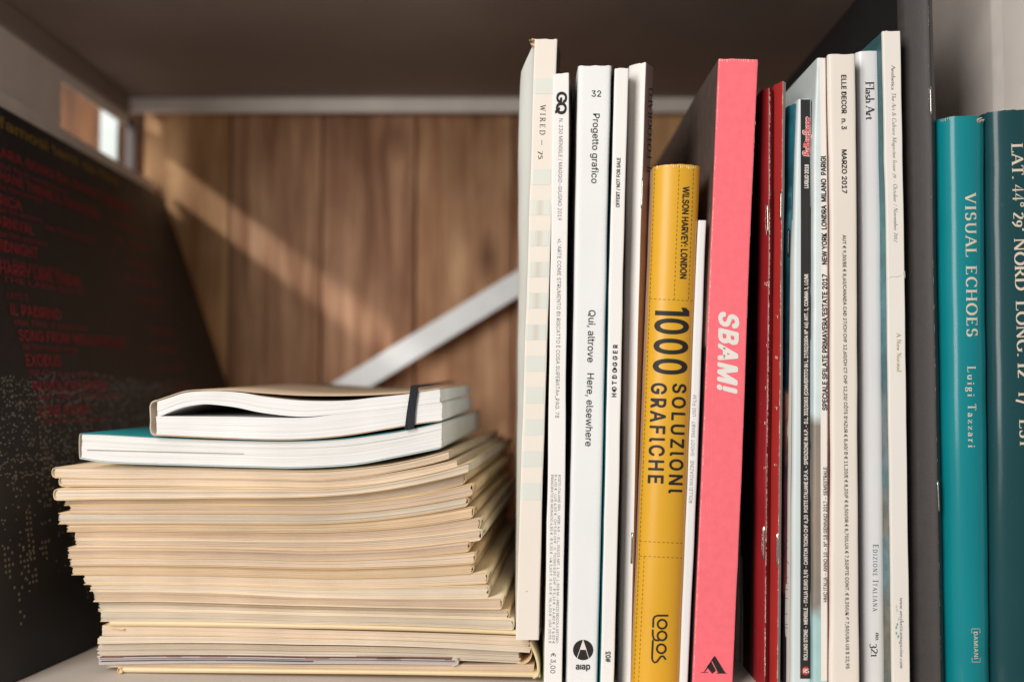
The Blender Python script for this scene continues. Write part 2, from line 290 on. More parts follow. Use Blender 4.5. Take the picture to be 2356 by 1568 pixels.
# ------------------------------------------------------------------ the shelf and the wall behind it
M_metal = mat('grey_enamel', '#ebe1d9', .5, .4, var=.05, vscale=40, bump=.08, bscale=1500, spots=.25, spotcol='#8d8781')
M_board = mat('shelf_lining', '#8f8078', .6, .3, var=.13, vscale=9, bump=.1)
M_floor = mat('shelf_floor_enamel', '#dbd0c5', .5, .35, var=.05, vscale=25, bump=.08, spots=.3, spotcol='#9c9289')
def wood(name, c1, c2, seed):
    m = mat(name, c1, .6, .25); nt = m.node_tree; N = nt.nodes; L = nt.links; b = N['Principled BSDF']
    tc = N.new('ShaderNodeTexCoord'); mp = N.new('ShaderNodeMapping'); mp.inputs['Location'].default_value = (seed*1.7, seed, seed*.31); mp.inputs['Scale'].default_value = (1, 1, .07)
    L.new(tc.outputs['Object'], mp.inputs[0])
    n1 = N.new('ShaderNodeTexNoise'); n1.inputs['Scale'].default_value = 75; n1.inputs['Detail'].default_value = 6; n1.inputs['Distortion'].default_value = 1.2; L.new(mp.outputs[0], n1.inputs[0])
    rp = N.new('ShaderNodeValToRGB'); rp.color_ramp.elements[0].position = .32; rp.color_ramp.elements[1].position = .66
    rp.color_ramp.elements[0].color = lin(c2)+(1,); rp.color_ramp.elements[1].color = lin(c1)+(1,); L.new(n1.outputs[0], rp.inputs[0])
    mp2 = N.new('ShaderNodeMapping'); mp2.inputs['Location'].default_value = (seed*2.3, 0, seed*.77); mp2.inputs['Scale'].default_value = (1, 0, .45); L.new(tc.outputs['Object'], mp2.inputs[0])
    vo = N.new('ShaderNodeTexVoronoi'); vo.inputs['Scale'].default_value = 13; L.new(mp2.outputs[0], vo.inputs[0])
    r2 = N.new('ShaderNodeValToRGB'); r2.color_ramp.elements[0].position = .03; r2.color_ramp.elements[1].position = .17; r2.color_ramp.elements[0].color = (.3, .2, .15, 1); r2.color_ramp.elements[1].color = (1, 1, 1, 1)
    L.new(vo.outputs[0], r2.inputs[0])
    n4 = N.new('ShaderNodeTexNoise'); n4.inputs['Scale'].default_value = 14; n4.inputs['Detail'].default_value = 4; L.new(mp2.outputs[0], n4.inputs[0])
    r4 = N.new('ShaderNodeValToRGB'); r4.color_ramp.elements[0].position = .35; r4.color_ramp.elements[1].position = .62; r4.color_ramp.elements[0].color = (.5, .42, .37, 1); r4.color_ramp.elements[1].color = (1, 1, 1, 1); L.new(n4.outputs[0], r4.inputs[0])
    mx = N.new('ShaderNodeMixRGB'); mx.blend_type = 'MULTIPLY'; mx.inputs[0].default_value = .85; L.new(rp.outputs[0], mx.inputs[1]); L.new(r2.outputs[0], mx.inputs[2])
    m3 = N.new('ShaderNodeMixRGB'); m3.blend_type = 'MULTIPLY'; m3.inputs[0].default_value = .9; L.new(mx.outputs[0], m3.inputs[1]); L.new(r4.outputs[0], m3.inputs[2])
    L.new(m3.outputs[0], b.inputs['Base Color'])
    bp = N.new('ShaderNodeBump'); bp.inputs['Strength'].default_value = .4; bp.inputs['Distance'].default_value = .0006; L.new(n1.outputs[0], bp.inputs['Height']); L.new(bp.outputs[0], b.inputs['Normal'])
    return m
WALLY = 36.7
wall = bpy.data.objects.new('plank_wall', None); COL.objects.link(wall); wall['kind'] = 'structure'
wc = [('#dcb08a', '#a87656'), ('#d5a683', '#966749'), ('#e0b58c', '#b07e5a'), ('#d2a07a', '#946448'), ('#e8bb8a', '#c69468')]
xs = [-430, -210, -20, 120, 322, 525, 738, 955, 1180, 1395, 1610, 1830, 2050, 2300]
for i in range(len(xs)-1):
    a = on_y(xs[i], 700, WALLY).x; b = on_y(xs[i+1], 700, WALLY).x
    o = link('plank', mesh('plank', *box(a+.07, b-.07, WALLY+random.uniform(0, .12), WALLY+1.8, -6, 52)), wood('plank_wood_%d' % (i % 5), *wc[i % 5], seed=i % 5*3.1+1) if i > 3 else wood('dimmed_plank_wood', '#8a5c34', '#5a3820', seed=5.3), wall); bevel(o, .12, 3)  # outer planks get a darker colour to hold down the strong sunlight on them
link('backing', mesh('backing', *box(-60, 50, WALLY+1.85, WALLY+2.5, -6, 52)), mat('dark_backing', '#3a2a20', .9), wall)

shelf = thing('shelving_unit', 'grey enamelled metal shelf bay with dark upper board and diagonal brace holding the books', 'shelf')
def part(name, dims, m, parent, bv=.06):
    o = link(name, mesh(name, *box(*dims)), m, parent); bevel(o, bv); return o
LX, RX, TZ = -32.0, 25.5, 37.7
part('lower_board', (LX, RX, -3.2, 36.2, -1.2, 0), M_floor, shelf)
part('upper_board', (LX, RX, -1.5, 36.2, TZ, TZ+1.5), M_board, shelf)
part('rail', (LX+.02, RX, 35.25, 35.8, 36.45, TZ-.01), M_metal, shelf, .1)
part('rail', (LX+.02, LX+.42, -1.4, 35.2, 36.2, TZ-.01), M_board, shelf, .08)
# side panel with its window-like cut-out near the back
part('side_panel', (LX-.15, LX, -1.4, 23.7, .02, TZ-.02), M_metal, shelf, .03)
part('lintel', (LX-.15, LX, 23.71, 35.85, 35.4, TZ-.02), M_metal, shelf, .03)
part('side_panel', (LX-.15, LX, 23.71, 35.85, .02, 31.0), M_metal, shelf, .03)  # unseen sill, raised to stop sunlight leaking in below the sleeve edge
part('post', (LX-.2, LX+.55, 35.9, 36.38, .02, 36.18), mat('dark_post_enamel', '#5d5553', .6), shelf, .05)
part('side_panel', (RX, RX+.15, 5.7, 36.1, .02, TZ-.02), M_metal, shelf, .03)
part('post', (RX-.25, RX+.15, 3.75, 5.6, .02, TZ-.02), mat('pale_post_enamel', '#f3ebe3', .5), shelf, .05)
part('post', (RX-.6, RX+.15, -1.4, 3.7, .02, TZ-.02), M_metal, shelf, .05)
def brace():
    p = [on_y(x, y, 34.4) for x, y in ((560, 1006), (1420, 481.5), (1420, 543.5), (560, 1068))]
    # carried on to both ends of the bay
    d = (p[1]-p[0]); e = p[3]-p[0]
    a = p[0]-d*.50; b = p[1]+d*.36
    vs = []
    for y in (0, .18):
        for q in (a, b, b+e, a+e): vs.append((q.x, q.y+y, q.z))
    o = link('brace', mesh('brace', vs, [(0, 1, 2, 3), (7, 6, 5, 4), (0, 4, 5, 1), (1, 5, 6, 2), (2, 6, 7, 3), (3, 7, 4, 0)]), mat('brace_enamel', '#f1f3f3', .45, .4, var=.04), shelf); bevel(o, .05)
brace()
wb = link('white_slat', mesh('white_slat', *box(on_y(233, 300, 36.5).x, on_y(273, 300, 36.5).x-.05, 36.3, 36.6, -2, 45)), mat('white_paint', '#c9d4d2', .6), None)
wb['label'] = 'narrow white slat glaring in the sun beyond the cut-out of the side panel'; wb['category'] = 'slat'

# ------------------------------------------------------------------ record sleeves leaning on the left side
def sleeve(name, label, lift, thick, over, m, dx=0):
    q = thing(name, label, 'record sleeve')
    C = [Vector((-28.95+dx, 4.6, 29.5)), Vector((-28.95+dx, 36.0, 29.5)), Vector((-23.3+dx, -1.7, .05)), Vector((-17.6+dx, 33.0, .05))]
    def S(a, b, off=0):
        bot = C[2].lerp(C[3], a); top = C[0].lerp(C[1], a); p = bot.lerp(top, b)
        du = (C[3]-C[2]).lerp(C[1]-C[0], b); dvv = top-bot; n = du.cross(dvv).normalized()
        if n.x < 0: n = -n
        return p + n*(off + .25*math.sin(PI*a)*math.sin(PI*b))
    rows = []
    n = 14
    front = [[S(i/n, j/n*(1+over), lift) for i in range(n+1)] for j in range(n+1)]
    back = [[S(i/n, j/n*(1+over), lift-thick) for i in range(n+1)] for j in range(n+1)]
    V, F = grid(front); V2, F2 = grid(back); k = len(V)
    V = V+V2; F = F+[tuple(i+k for i in f)[::-1] for f in F2]
    ring = [i for i in range(n+1)]+[j*(n+1)+n for j in range(1, n+1)]+[n*(n+1)+i for i in range(n-1, -1, -1)]+[j*(n+1) for j in range(n-1, 0, -1)]
    for a, b in zip(ring, ring[1:]+ring[:1]): F.append((b, a, a+k, b+k))
    return q, S, link('cover', mesh('cover', V, F), m, q)
M_black = mat('black_sleeve_card', '#222224', .45, .4, var=.25, vscale=30, bump=.05)
ws, _, wcov = sleeve('record_sleeve', 'pale grey cardboard sleeve showing only its rim behind the black one', -.35, .35, .048, mat('grey_sleeve_card', '#e6dbd2', .7), -0.1)
wcov.name = 'sleeve_card'
bs, SF, bcov = sleeve('record_sleeve', 'black record sleeve with red track titles and a night city, leaning at left', 0, .3, 0, M_black)
bcov.name = 'sleeve_card'
def inv(px, py):
    a, b = .5, .5
    for _ in range(25):
        x, y = proj(SF(a, b)); ex, ey = px-x, py-y
        x1, y1 = proj(SF(a+.01, b)); x2, y2 = proj(SF(a, b+.01))
        j11, j21, j12, j22 = (x1-x)/.01, (y1-y)/.01, (x2-x)/.01, (y2-y)/.01; D = j11*j22-j12*j21
        da = (ex*j22-ey*j12)/D; db = (j11*ey-j21*ex)/D
        a += max(-.2, min(.2, da)); b += max(-.2, min(.2, db))
    return a, b
def sleeve_text(s, p1, p2, cap_px, m, bold=.03, name='track_title', raw=None):
    a1, b1 = inv(*p1); a2, b2 = inv(*p2); bm_ = (b1+b2)/2
    y = proj(SF(a1, b1)); y2 = proj(SF(a1, b1+.02)); per = math.hypot(y2[0]-y[0], y2[1]-y[1])/.02; cap = cap_px/per
    raw = raw or sans(s, 1.0, bold)
    V, F = raw; x0 = min(v[0] for v in V); x1 = max(v[0] for v in V)
    me_v = [SF(a1+(a2-a1)*(v[0]-x0)/(x1-x0), b1+(b2-b1)*(v[0]-x0)/(x1-x0)+(v[1]-.5)*cap, .02+v[2]*.004) for v in V]
    o = link(name, mesh(name, me_v, F), m, bs); return o
I_red = ink('dull_red_ink', '#8b3035'); I_red2 = ink('faint_red_ink', '#86373c'); I_olive = ink('olive_ink', '#8f7434'); I_grey = ink('grey_ink', '#77716c')
def za(x, y): return (.2568*x, 230+.2568*y)
def zb_(x, y): return (.2568*x, 575.2+.2568*y)
sleeve_text('i famosi temi da film', za(-90, 150), za(1045, 735), 27, I_olive, .03, 'sleeve_title')
for s, p, q, c in (('LARA SONG DA ZIVAGO ORIENTE', za(-60, 440), za(1190, 985), 22), ('SHANE THEME IL CAVALIERE', za(-60, 650), za(885, 1030), 23), ('AFRICA', za(-140, 850), za(190, 950), 24),
                   ('CARNIVAL', za(-100, 1060), za(300, 1165), 25), ('MIDNIGHT', za(-70, 1285), za(340, 1375), 26), ('HARRY LIME THEME', zb_(-8, 155), zb_(722, 290), 25),
                   ('IL PADRINO', zb_(88, 530), zb_(542, 580), 25), ("SONG FROM 'MOULIN ROUGE'", zb_(160, 758), zb_(1128, 832), 24), ('EXODUS', zb_(225, 985), zb_(540, 990), 26),
                   ('NUVOLE DI AMORE', zb_(290, 1215), zb_(958, 1213), 23), ('LOVE STORY', zb_(350, 1440), zb_(803, 1425), 24)):
    sleeve_text(s, p, q, c, I_red, .05)
for s, p, q in (('THE LARA SUITE', zb_(20, 255), zb_(740, 385)), ('LATO 2', zb_(60, 400), zb_(245, 432)), ('dal film il padrino', zb_(125, 640), zb_(770, 700)), ('dal film moulin rouge', zb_(190, 860), zb_(690, 895)),
                ('dal film exodus con', zb_(250, 1090), zb_(850, 1110)), ('dal film omonimo', zb_(320, 1310), zb_(1100, 1300)), ('dal film love story', zb_(380, 1530), zb_(960, 1510)),
                ('dal film omonimo', za(-20, 1190), za(420, 1290)), ('dal film omonimo', za(-20, 970), za(370, 1080)), ('dal film omonimo', za(-20, 770), za(370, 900)), ('dal film omonimo', za(400, 1130), za(870, 1270)),
                ('dal film omonimo', za(-30, 570), za(600, 830)), ('dal film omonimo', za(-30, 1430), za(540, 1530))):
    sleeve_text(s, p, q, 13, I_red2, .02, 'credit_line')
for s, p, q in (('M. ROSSI', za(950, 930), za(1190, 1000)), ('N. BIANCHI', za(1010, 1090), za(1270, 1190)), ('E. VERDI', za(1060, 1260), za(1330, 1340)), ('A. KARAS', zb_(1120, 100), zb_(1360, 160)), ('A. KARAS', zb_(1110, 240), zb_(1420, 320)), ('N. ROTA', zb_(1220, 430), zb_(1470, 480)),
                ('G. AURIC', zb_(1340, 710), zb_(1540, 740)), ('E. GOLD', zb_(1350, 880), zb_(1590, 900)), ('F. LAI', zb_(1420, 1050), zb_(1620, 1060)), ('F. LAI', zb_(1480, 1210), zb_(1690, 1210))):
    sleeve_text(s, p, q, 12, I_red2, .05, 'composer_name')
# night city printed on the lower half of the sleeve
def city():
    rng = random.Random(3); V = []; F = []; V2 = []; F2 = []
    def q(W, G, a, b, da, db, sk=0):
        add(W, G, [SF(a, b, .018), SF(a+da, b+sk, .018), SF(a+da, b+db+sk, .018), SF(a, b+db, .018)], [(0, 1, 2, 3)])
    for i in range(2700):                       # far lights
        a = rng.uniform(.02, .98); b = .49-abs(rng.gauss(0, .12))-.06*abs(a-.3)
        if b < .02: continue
        s = rng.uniform(.0012, .0035); q(V, F, a, b, s*1.3, s)
    for k in range(55):                         # tower windows in rows
        a0 = rng.uniform(0, .95); b0 = rng.uniform(.02, .34); nx = rng.randint(2, 5); ny = rng.randint(3, 12); st = .006
        for i in range(nx):
            for j in range(ny):
                if rng.random() < .5: q(V2, F2, a0+i*st*1.3, b0+j*st*1.5, .0045, .0045)
    for k in range(9):                          # avenues
        a0 = rng.uniform(0, .5); b0 = rng.uniform(.28, .46); sl = rng.uniform(-.12, .1)
        for i in range(90):
            a = a0+i*.005
            if a < .97 and rng.random() < .75: q(V, F, a, b0+sl*(i*.005)+.004*math.sin(i*.2)+rng.gauss(0, .0015), .004, .0022)
    for W, G, m in ((V, F, ink('city_light_ink', '#86827c')), (V2, F2, ink('city_window_ink', '#736b5e'))):
        o = link('city_photo_print', mesh('city_photo_print', W, G), m, bs); o['kind'] = 'stuff'
city()

# ------------------------------------------------------------------ upright books
def smooth(x): x = max(0, min(1, x)); return x*x*(3-2*x)
def floorY(py):
    r = ray(1178, py); return CAMP.y + r.y*(-CAMP.z/r.z)
M_pageW = page_mat('white_leaves', '#b5afa8', '#efece6', 40)
M_wire = mat('staple_wire', '#b9b6ae', .25, .5, metal=1)
class Book:
    def __init__(s, name, label, cat, rows, Y=0, depth=21, zb=0, kind='flat', r=.1, bulge=.5, ridge=.75, vl=.9, vr=.9, flL=(0, 0), flR=(0, 0), ytr=None,
                 spine=None, left=None, right=None, pages=None, hard=False, nz=30, group=None, wob=.012, seed=1, kx=0, rpx=None, far=None, dropL=0):
        s.far = far; s.dropL = dropL
        s.Y = Y; s.kind = kind; s.r = r; s.bulge = bulge; s.ridge = ridge; s.vl = vl; s.vr = vr; s.zb = zb; s.depth = depth; s.wob = wob; s.seed = seed
        s.flL = flL; s.flR = flR; s.kx = kx
        ye = Y + s.v(0) if kind == 'round' else Y
        yl = Y + (vl if kind == 'ridge' else s.v(0) if kind == 'round' else 0); yr = Y + (vr if kind == 'ridge' else s.v(1) if kind == 'round' else 0)
        s.ctl = []
        for y, xl, xr in rows:
            a = on_y(xl, y, yl); b = on_y(xr, y, yr); s.ctl.append(((a.z+b.z)/2, a.x, b.x))
        s.ctl.sort()
        s.zt0 = on_y(rows[0][1], rows[0][0], yl).z; s.zt1 = on_y(rows[0][2], ytr if ytr else rows[0][0], yr).z
        if kind != 'flat': s.zt0 = s.zt1 = max(s.zt0, s.zt1)
        if rpx:
            q = []
            for y, x in rpx:
                P = on_y(x, y, Y); l, r_ = s.LR(P.z); q.append((P.x-l)/(r_-l))
            s.ridge = max(.2, min(.93, sum(q)/len(q)))
        s.root = thing(name, label, cat, group)
        bl = s.ctl[0]; x = s.LR(zb)
        s.root.location = (0, 0, 0)
        s.build(spine, left, right, pages, hard, nz)
    def LR(s, z):
        c = s.ctl
        for i in range(len(c)-1):
            if z <= c[i+1][0] or i == len(c)-2:
                t = (z-c[i][0])/(c[i+1][0]-c[i][0]); l = c[i][1]+(c[i+1][1]-c[i][1])*t; r = c[i][2]+(c[i+1][2]-c[i][2])*t; break
        w = s.wob*(noise.noise(Vector((z*.35, s.seed*7.1, 0)))+.5*noise.noise(Vector((z*1.1, s.seed*3.3, 5))))*2
        w2 = s.wob*(noise.noise(Vector((z*.4, s.seed*5.7, 9))))*2
        return l+w, r+w2
    def v(s, t):
        t = max(0, min(1, t))
        if s.kind == 'round': return s.bulge*(1-math.sqrt(max(0, 1-(2*t-1)**2*.985)))
        if s.kind == 'ridge':
            k = .06
            if t < s.ridge: d = (s.ridge-t)/s.ridge; return s.vl*(math.sqrt(d*d+k*k)-k)**1.25
            d = (t-s.ridge)/(1-s.ridge); return s.vr*(math.sqrt(d*d+k*k)-k)**1.1
        w = 1.2 if not hasattr(s, 'ctl') else s.ctl[0][2]-s.ctl[0][1]
        d = min(t, 1-t)*w
        return 0 if d >= s.r else s.r*(1-math.sqrt(max(0, 1-((s.r-d)/s.r)**2)))
    def zz(s, t, h): zt = s.zt0+(s.zt1-s.zt0)*t; return s.zb+(zt-s.zb)*h
    def pt(s, t, h, lift=0):
        z = s.zz(t, h); l, r = s.LR(z); return Vector((l+(r-l)*t, s.Y+s.v(t)-lift, z))
    def map(s, px, py, lift=.01):
        Y = s.Y; t = .5
        for _ in range(4):
            P = on_y(px, py, Y); l, r = s.LR(P.z); t = (P.x-l)/(r-l); Y = s.Y+s.v(t)
        P = on_y(px, py, Y-lift); return P
    def build(s, spine, left, right, pages, hard, nz):
        rnd = random.Random(s.seed)
        H = [i/nz for i in range(nz+1)]
        if s.kind == 'flat': ts = [0, .012, .03, .06, .1]+[.2, .35, .5, .65, .8]+[.9, .94, .97, .988, 1]
        elif s.kind == 'round': ts = [.5-.5*math.cos(PI*i/22) for i in range(23)]
        else: ts = sorted(set([i/14 for i in range(15)]+[s.ridge, s.ridge-.03, s.ridge+.03, s.ridge-.015, s.ridge+.015]))
        def col(t, h, top):
            p = s.pt(t, h)
            if h == 1: p.z += rnd.uniform(-.025, .015)
            return p
        v0, v1 = s.v(0), s.v(1)
        def cover(side, h, v):
            fl = s.flL if side < 0 else s.flR; n = len(fl)-1; k = (1-h)*n; i = min(int(k), n-1) if n else 0
            f = fl[i]+(fl[i+1]-fl[i])*(k-i) if n else fl[0]
            vv = v-(v0 if side < 0 else v1)
            g = smooth(vv/2.6)*(1-.35*smooth((vv-6)/10))
            z = s.zz(0 if side < 0 else 1, h); l, r = s.LR(z); x = (l if side < 0 else r)+side*f*g+s.kx*vv
            return Vector((x, s.Y+v, z - (.25*smooth((vv-3)/14)*(h > .98) if not hard else 0) - (s.dropL*smooth((vv-.1)/2.4)*max(0, (h-.93)/.07)**2 if side < 0 else 0)))
        hl = .12 if s.kind == 'flat' else .03
        if s.kind == 'ridge':
            iR = ts.index(s.ridge)
            segs = (('back_cover', ts[:iR+1], left, -1), ('front_cover', ts[iR:], right, 1))
            for nm, tt, m, side in segs:
                rows = []
                for h in H:
                    row = [col(t, h, 0) for t in tt]
                    ext = [cover(side, h, (v0 if side < 0 else v1)+e) for e in (.6, 1.5, 3, 6, 10, s.depth)]
                    rows.append(ext[::-1]+row if side < 0 else row+ext)
                if s.far and side < 0:
                    link(nm, mesh(nm, *grid([r_[:6] for r_ in rows])), s.far, s.root, True); rows = [r_[5:] for r_ in rows]; nm = 'spine_fold'
                link(nm, mesh(nm, *grid(rows)), m, s.root, True)
        else:
            rows = []
            for h in H:
                row = [cover(-1, h, v0+hl)]+[col(t, h, 0) for t in ts]+[cover(1, h, v1+hl)]
                rows.append(row)
            o = link('spine', mesh('spine', *grid(rows)), spine, s.root, True)
            if s.kind == 'flat': pass
            for nm, m, side, vv in (('back_cover', left or spine, -1, v0), ('front_cover', right or spine, 1, v1)):
                rows = []
                for h in H:
                    ext = [cover(side, h, vv+e) for e in (hl, .3, .6, 1.0, 1.6, 2.4, 3.5, 6, 10, 15, s.depth)]
                    rows.append(ext[::-1] if side < 0 else ext)
                o = link(nm, mesh(nm, *grid(rows)), m, s.root, True)
        # the leaves inside
        rows = []
        ins = .3 if hard else .03
        for h in (0, .25, .5, .75, 1):
            z = s.zb+.02+(min(s.zt0, s.zt1)-s.zb-ins-.03)*h; l, r = s.LR(z); mm = .12*(r-l)+.02
            b0 = s.Y+max(v0, v1)+.18; rr = [(l+mm, b0), (r-mm, b0), (r-mm+s.kx*s.depth, s.Y+s.depth-.2), (l+mm+s.kx*s.depth, s.Y+s.depth-.2)]
            rows.append([Vector((x, y, z)) for x, y in rr])
        V, F = grid(rows, closed=True); F.append((3, 2, 1, 0)); n = len(V); F.append((n-4, n-3, n-2, n-1))
        uvs = [(v.z/20, (i % 4 in (1, 2))*1.0) for i, v in enumerate(V)]
        link('pages', mesh('pages', V, F, uvs), pages or M_pageW, s.root)
    def print(s, name, V, F, m, lift=.012, sub=True):
        if s.kind != 'flat' and sub: V, F = subdivide2d(V, F, 5)
        me = mesh(name, [s.map(v[0], v[1], lift+(v[2]*.012 if len(v) > 2 else 0)) for v in V], F)
        o = link(name, me, m, s.root); return o
    def band(s, name, rows, m, lift=.012, n=6):
        rr = []
        for (y0, a, b_), (y1, c, d) in zip(rows, rows[1:]):
            k = max(1, int((y1-y0)/40))
            for i in range(k): t = i/k; rr.append((y0+(y1-y0)*t, a+(c-a)*t, b_+(d-b_)*t))
        rr.append(rows[-1]); V, F = grid([[(a+(b_-a)*j/n, y, 0) for j in range(n+1)] for y, a, b_ in rr])
        return s.print(name, V, F, m, lift, sub=False)
    def text(s, raw, p1, p2, cap, m, shear=0, name='lettering', lift=.012):
        V, F = lay_text(raw, p1, p2, cap, shear); return s.print(name, V, F, m, lift)
    def staple(s, y0, y1, x0, x1, m=None, out=.05):
        n = 7; pts = []
        for i in range(n+1):
            t = i/n; pts.append(s.map(x0+(x1-x0)*t, y0+(y1-y0)*t, out))
        a = s.map(x0, y0, -.1); b = s.map(x1, y1, -.1)
        V, F = tube([a]+pts+[b], .042, 8); link('staple', mesh('staple', V, F), m or M_wire, s.root, True)
    def wear(s, pts, w, m, name='worn_fold', seed=1, den=.8, lift=.02):
        """ragged rub marks along a fold"""
        rg = random.Random(seed); V = []; F = []; 
        for (x0, y0), (x1, y1) in zip(pts, pts[1:]):
            L = math.hypot(x1-x0, y1-y0); n = max(2, int(L/5))
            for i in range(n):
                if noise.noise(Vector((i*.17, seed*2.3, y0*.01))) + rg.uniform(-.3, .3) > den-.6: continue
                t = i/n; x = x0+(x1-x0)*t+rg.uniform(-.5, .5); y = y0+(y1-y0)*t; ww = w*rg.uniform(.3, 1.1); hh = rg.uniform(3, 8)
                add(V, F, [(x-ww/2, y, 0), (x+ww/2+rg.uniform(-.3, .5), y+.5, 0), (x+ww/2*rg.uniform(.4, 1.3), y+hh, 0), (x-ww/2*rg.uniform(.3, 1), y+hh-.6, 0)], [(0, 1, 2, 3)])
        if V: o = s.print(name, V, F, m, lift, sub=False); o['kind'] = 'stuff'
def rect(x0, y0, x1, y1): return [(x0, y0, 0), (x1, y0, 0), (x1, y1, 0), (x0, y1, 0)], [(0, 1, 2, 3)]
def dashes(pts, dash, gap, w):
    V = []; F = []
    for (x0, y0), (x1, y1) in zip(pts, pts[1:]):
        L = math.hypot(x1-x0, y1-y0); dx, dy = (x1-x0)/L, (y1-y0)/L; t = 0
        while t < L:
            e = min(L, t+dash); a = (x0+dx*t, y0+dy*t); b = (x0+dx*e, y0+dy*e)
            add(V, F, [(a[0]-dy*w/2, a[1]+dx*w/2, 0), (a[0]+dy*w/2, a[1]-dx*w/2, 0), (b[0]+dy*w/2, b[1]-dx*w/2, 0), (b[0]-dy*w/2, b[1]+dx*w/2, 0)], [(0, 1, 2, 3)]); t += dash+gap
    return V, F
def stroke(pts, w, lay=0):
    V = []; n = len(pts); P = [Vector(p) for p in pts]
    for i in range(n):
        d = P[min(i+1, n-1)]-P[max(i-1, 0)]; d.normalize(); q = Vector((-d.y, d.x))*w/2
        V += [(P[i].x+q.x, P[i].y+q.y, lay), (P[i].x-q.x, P[i].y-q.y, lay)]
    return V, [(2*i, 2*i+1, 2*i+3, 2*i+2) for i in range(n-1)]
def disc(cx, cy, r, n=32, lay=0): return [(cx+r*math.cos(2*PI*i/n), cy+r*math.sin(2*PI*i/n), lay) for i in range(n)], [tuple(range(n))]

I_blk = ink('black_ink', '#262423'); I_dk = ink('dark_grey_ink', '#45413f'); I_mid = ink('mid_grey_ink', '#7d7873'); I_lt = ink('light_grey_ink', '#9a9a98')
I_wht = ink('white_ink', '#e9e2da'); I_cream = ink('cream_ink', '#d9cbb8'); I_olv = ink('moss_ink', '#a3a06a')
def paper(name, c, **k):
    d = dict(rough=.55, spec=.3, var=.025, vscale=22, bump=.12, bscale=1400, spots=.10, spotcol='#a89f92', sscale=90); d.update(k); return mat(name, c, **d)
M_dark = mat('dark_glossy_cover', '#363437', .4, .4, var=.3, vscale=35)

# 1 -- pale striped magazine standing on the foot of the paper stack
Y = -.3; zW = on_y(1212, 1471, Y).z
M_cream = paper('cream_cover_stock', '#ebe1d5')
M_greenish = paper('pale_green_cover', '#eef2ea', rough=.4)
b = Book('magazine', 'tall cream magazine with pale green spine bands at the left end of the row', 'magazine',
         [(90, 1230, 1283), (546, 1216, 1267), (1061, 1199, 1250), (1471, 1186.5, 1240)], Y=Y, zb=zW, r=.06, dropL=.75, flL=(.62, .6, .42, .3, .2, .1, .02), flR=(.26, .12, .1, .1, .1, .16, .24),
         spine=M_cream, left=M_greenish, right=ramp_z('striped_mag_front', [(0, '#e6ddcf'), (5.5, '#e0d6c8'), (7.5, '#7a4a52'), (10, '#41517a'), (12, '#d08a4a'), (15, '#b8a634'), (18, '#d99c5e'), (24, '#e4d6c4'), (27, '#57453a'), (30, '#3c322c')], .4), seed=1)
I_band = ink('pale_green_band_ink', '#dcded4', .5); I_bandb = ink('beige_band_ink', '#d6cdc0', .5)
def spx(y): # spine edges of the first magazine at picture height y
    import bisect
    R = [(90, 1230, 1283), (546, 1216, 1267), (1061, 1199, 1250), (1471, 1186.5, 1240)]
    for (a, l, r), (c, l2, r2) in zip(R, R[1:]):
        if y <= c: t = (y-a)/(c-a); return l+(l2-l)*t, r+(r2-r)*t
for y0, y1, br in ((181, 216, 0), (390, 425, 0), (460, 495, 1), (530, 566, 1), (602, 637, 1), (673.5, 709, 1), (746, 781.5, 1), (818, 854, 0), (890, 927, 0), (964, 1000, 0), (1037, 1073, 0), (1111, 1149, 0)):
    a, c = spx(y0); d, e = spx(y1)
    b.band('spine_band', [(y0, a+1.0, c-.8), (y1, d+1.0, e-.8)], I_band, .012, 10)
    if br:
        w = c-a
        for k, (f0, f1) in enumerate(((.3, .62), (.4, .52))): b.print('band_tint', [(a+w*f0, y0+1, 0), (a+w*f1, y0+1, 0), (d+w*f1, y1-1, 0), (d+w*f0, y1-1, 0)], [(0, 1, 2, 3)], I_bandb if k else ink('faint_beige_ink', '#dad6ca'), .016+.004*k)
b.text(serif('WIRED', 1.9, .13, .045), (1249.3, 240.7), (1247.6, 310), 12, I_dk, name='title_lettering', lift=.016)
b.print('dash_mark', *rect(1245.7, 321.6, 1246.9, 333.8), I_mid, .016)
b.text(serif('75', 1.2), (1245.6, 347.5), (1244.8, 366), 12, I_blk, name='issue_number', lift=.016)
V, F = disc(1212, 1359, 1.2, 8); b.print('ink_speck', V, F, I_dk, .016)
def torn():
    V = []; F = []; rg = random.Random(5)
    for i in range(9):
        p = b.map(1222+rg.uniform(-4, 9), 93+rg.uniform(-1, 14), -rg.uniform(0, .3)); r = rg.uniform(.04, .13)
        add(V, F, [p+Vector((-r, 0, rg.uniform(0, r))), p+Vector((r*.7, -.03, r*.2)), p+Vector((0, .05, -r*1.6)), p+Vector((-r*.5, -.08, -r*.4))], [(0, 1, 2), (0, 2, 3), (0, 3, 1)])
    link('torn_corner', mesh('torn_corner', V, F), mat('torn_card', '#dcb898', .9), b.root)['kind'] = 'stuff'
torn()
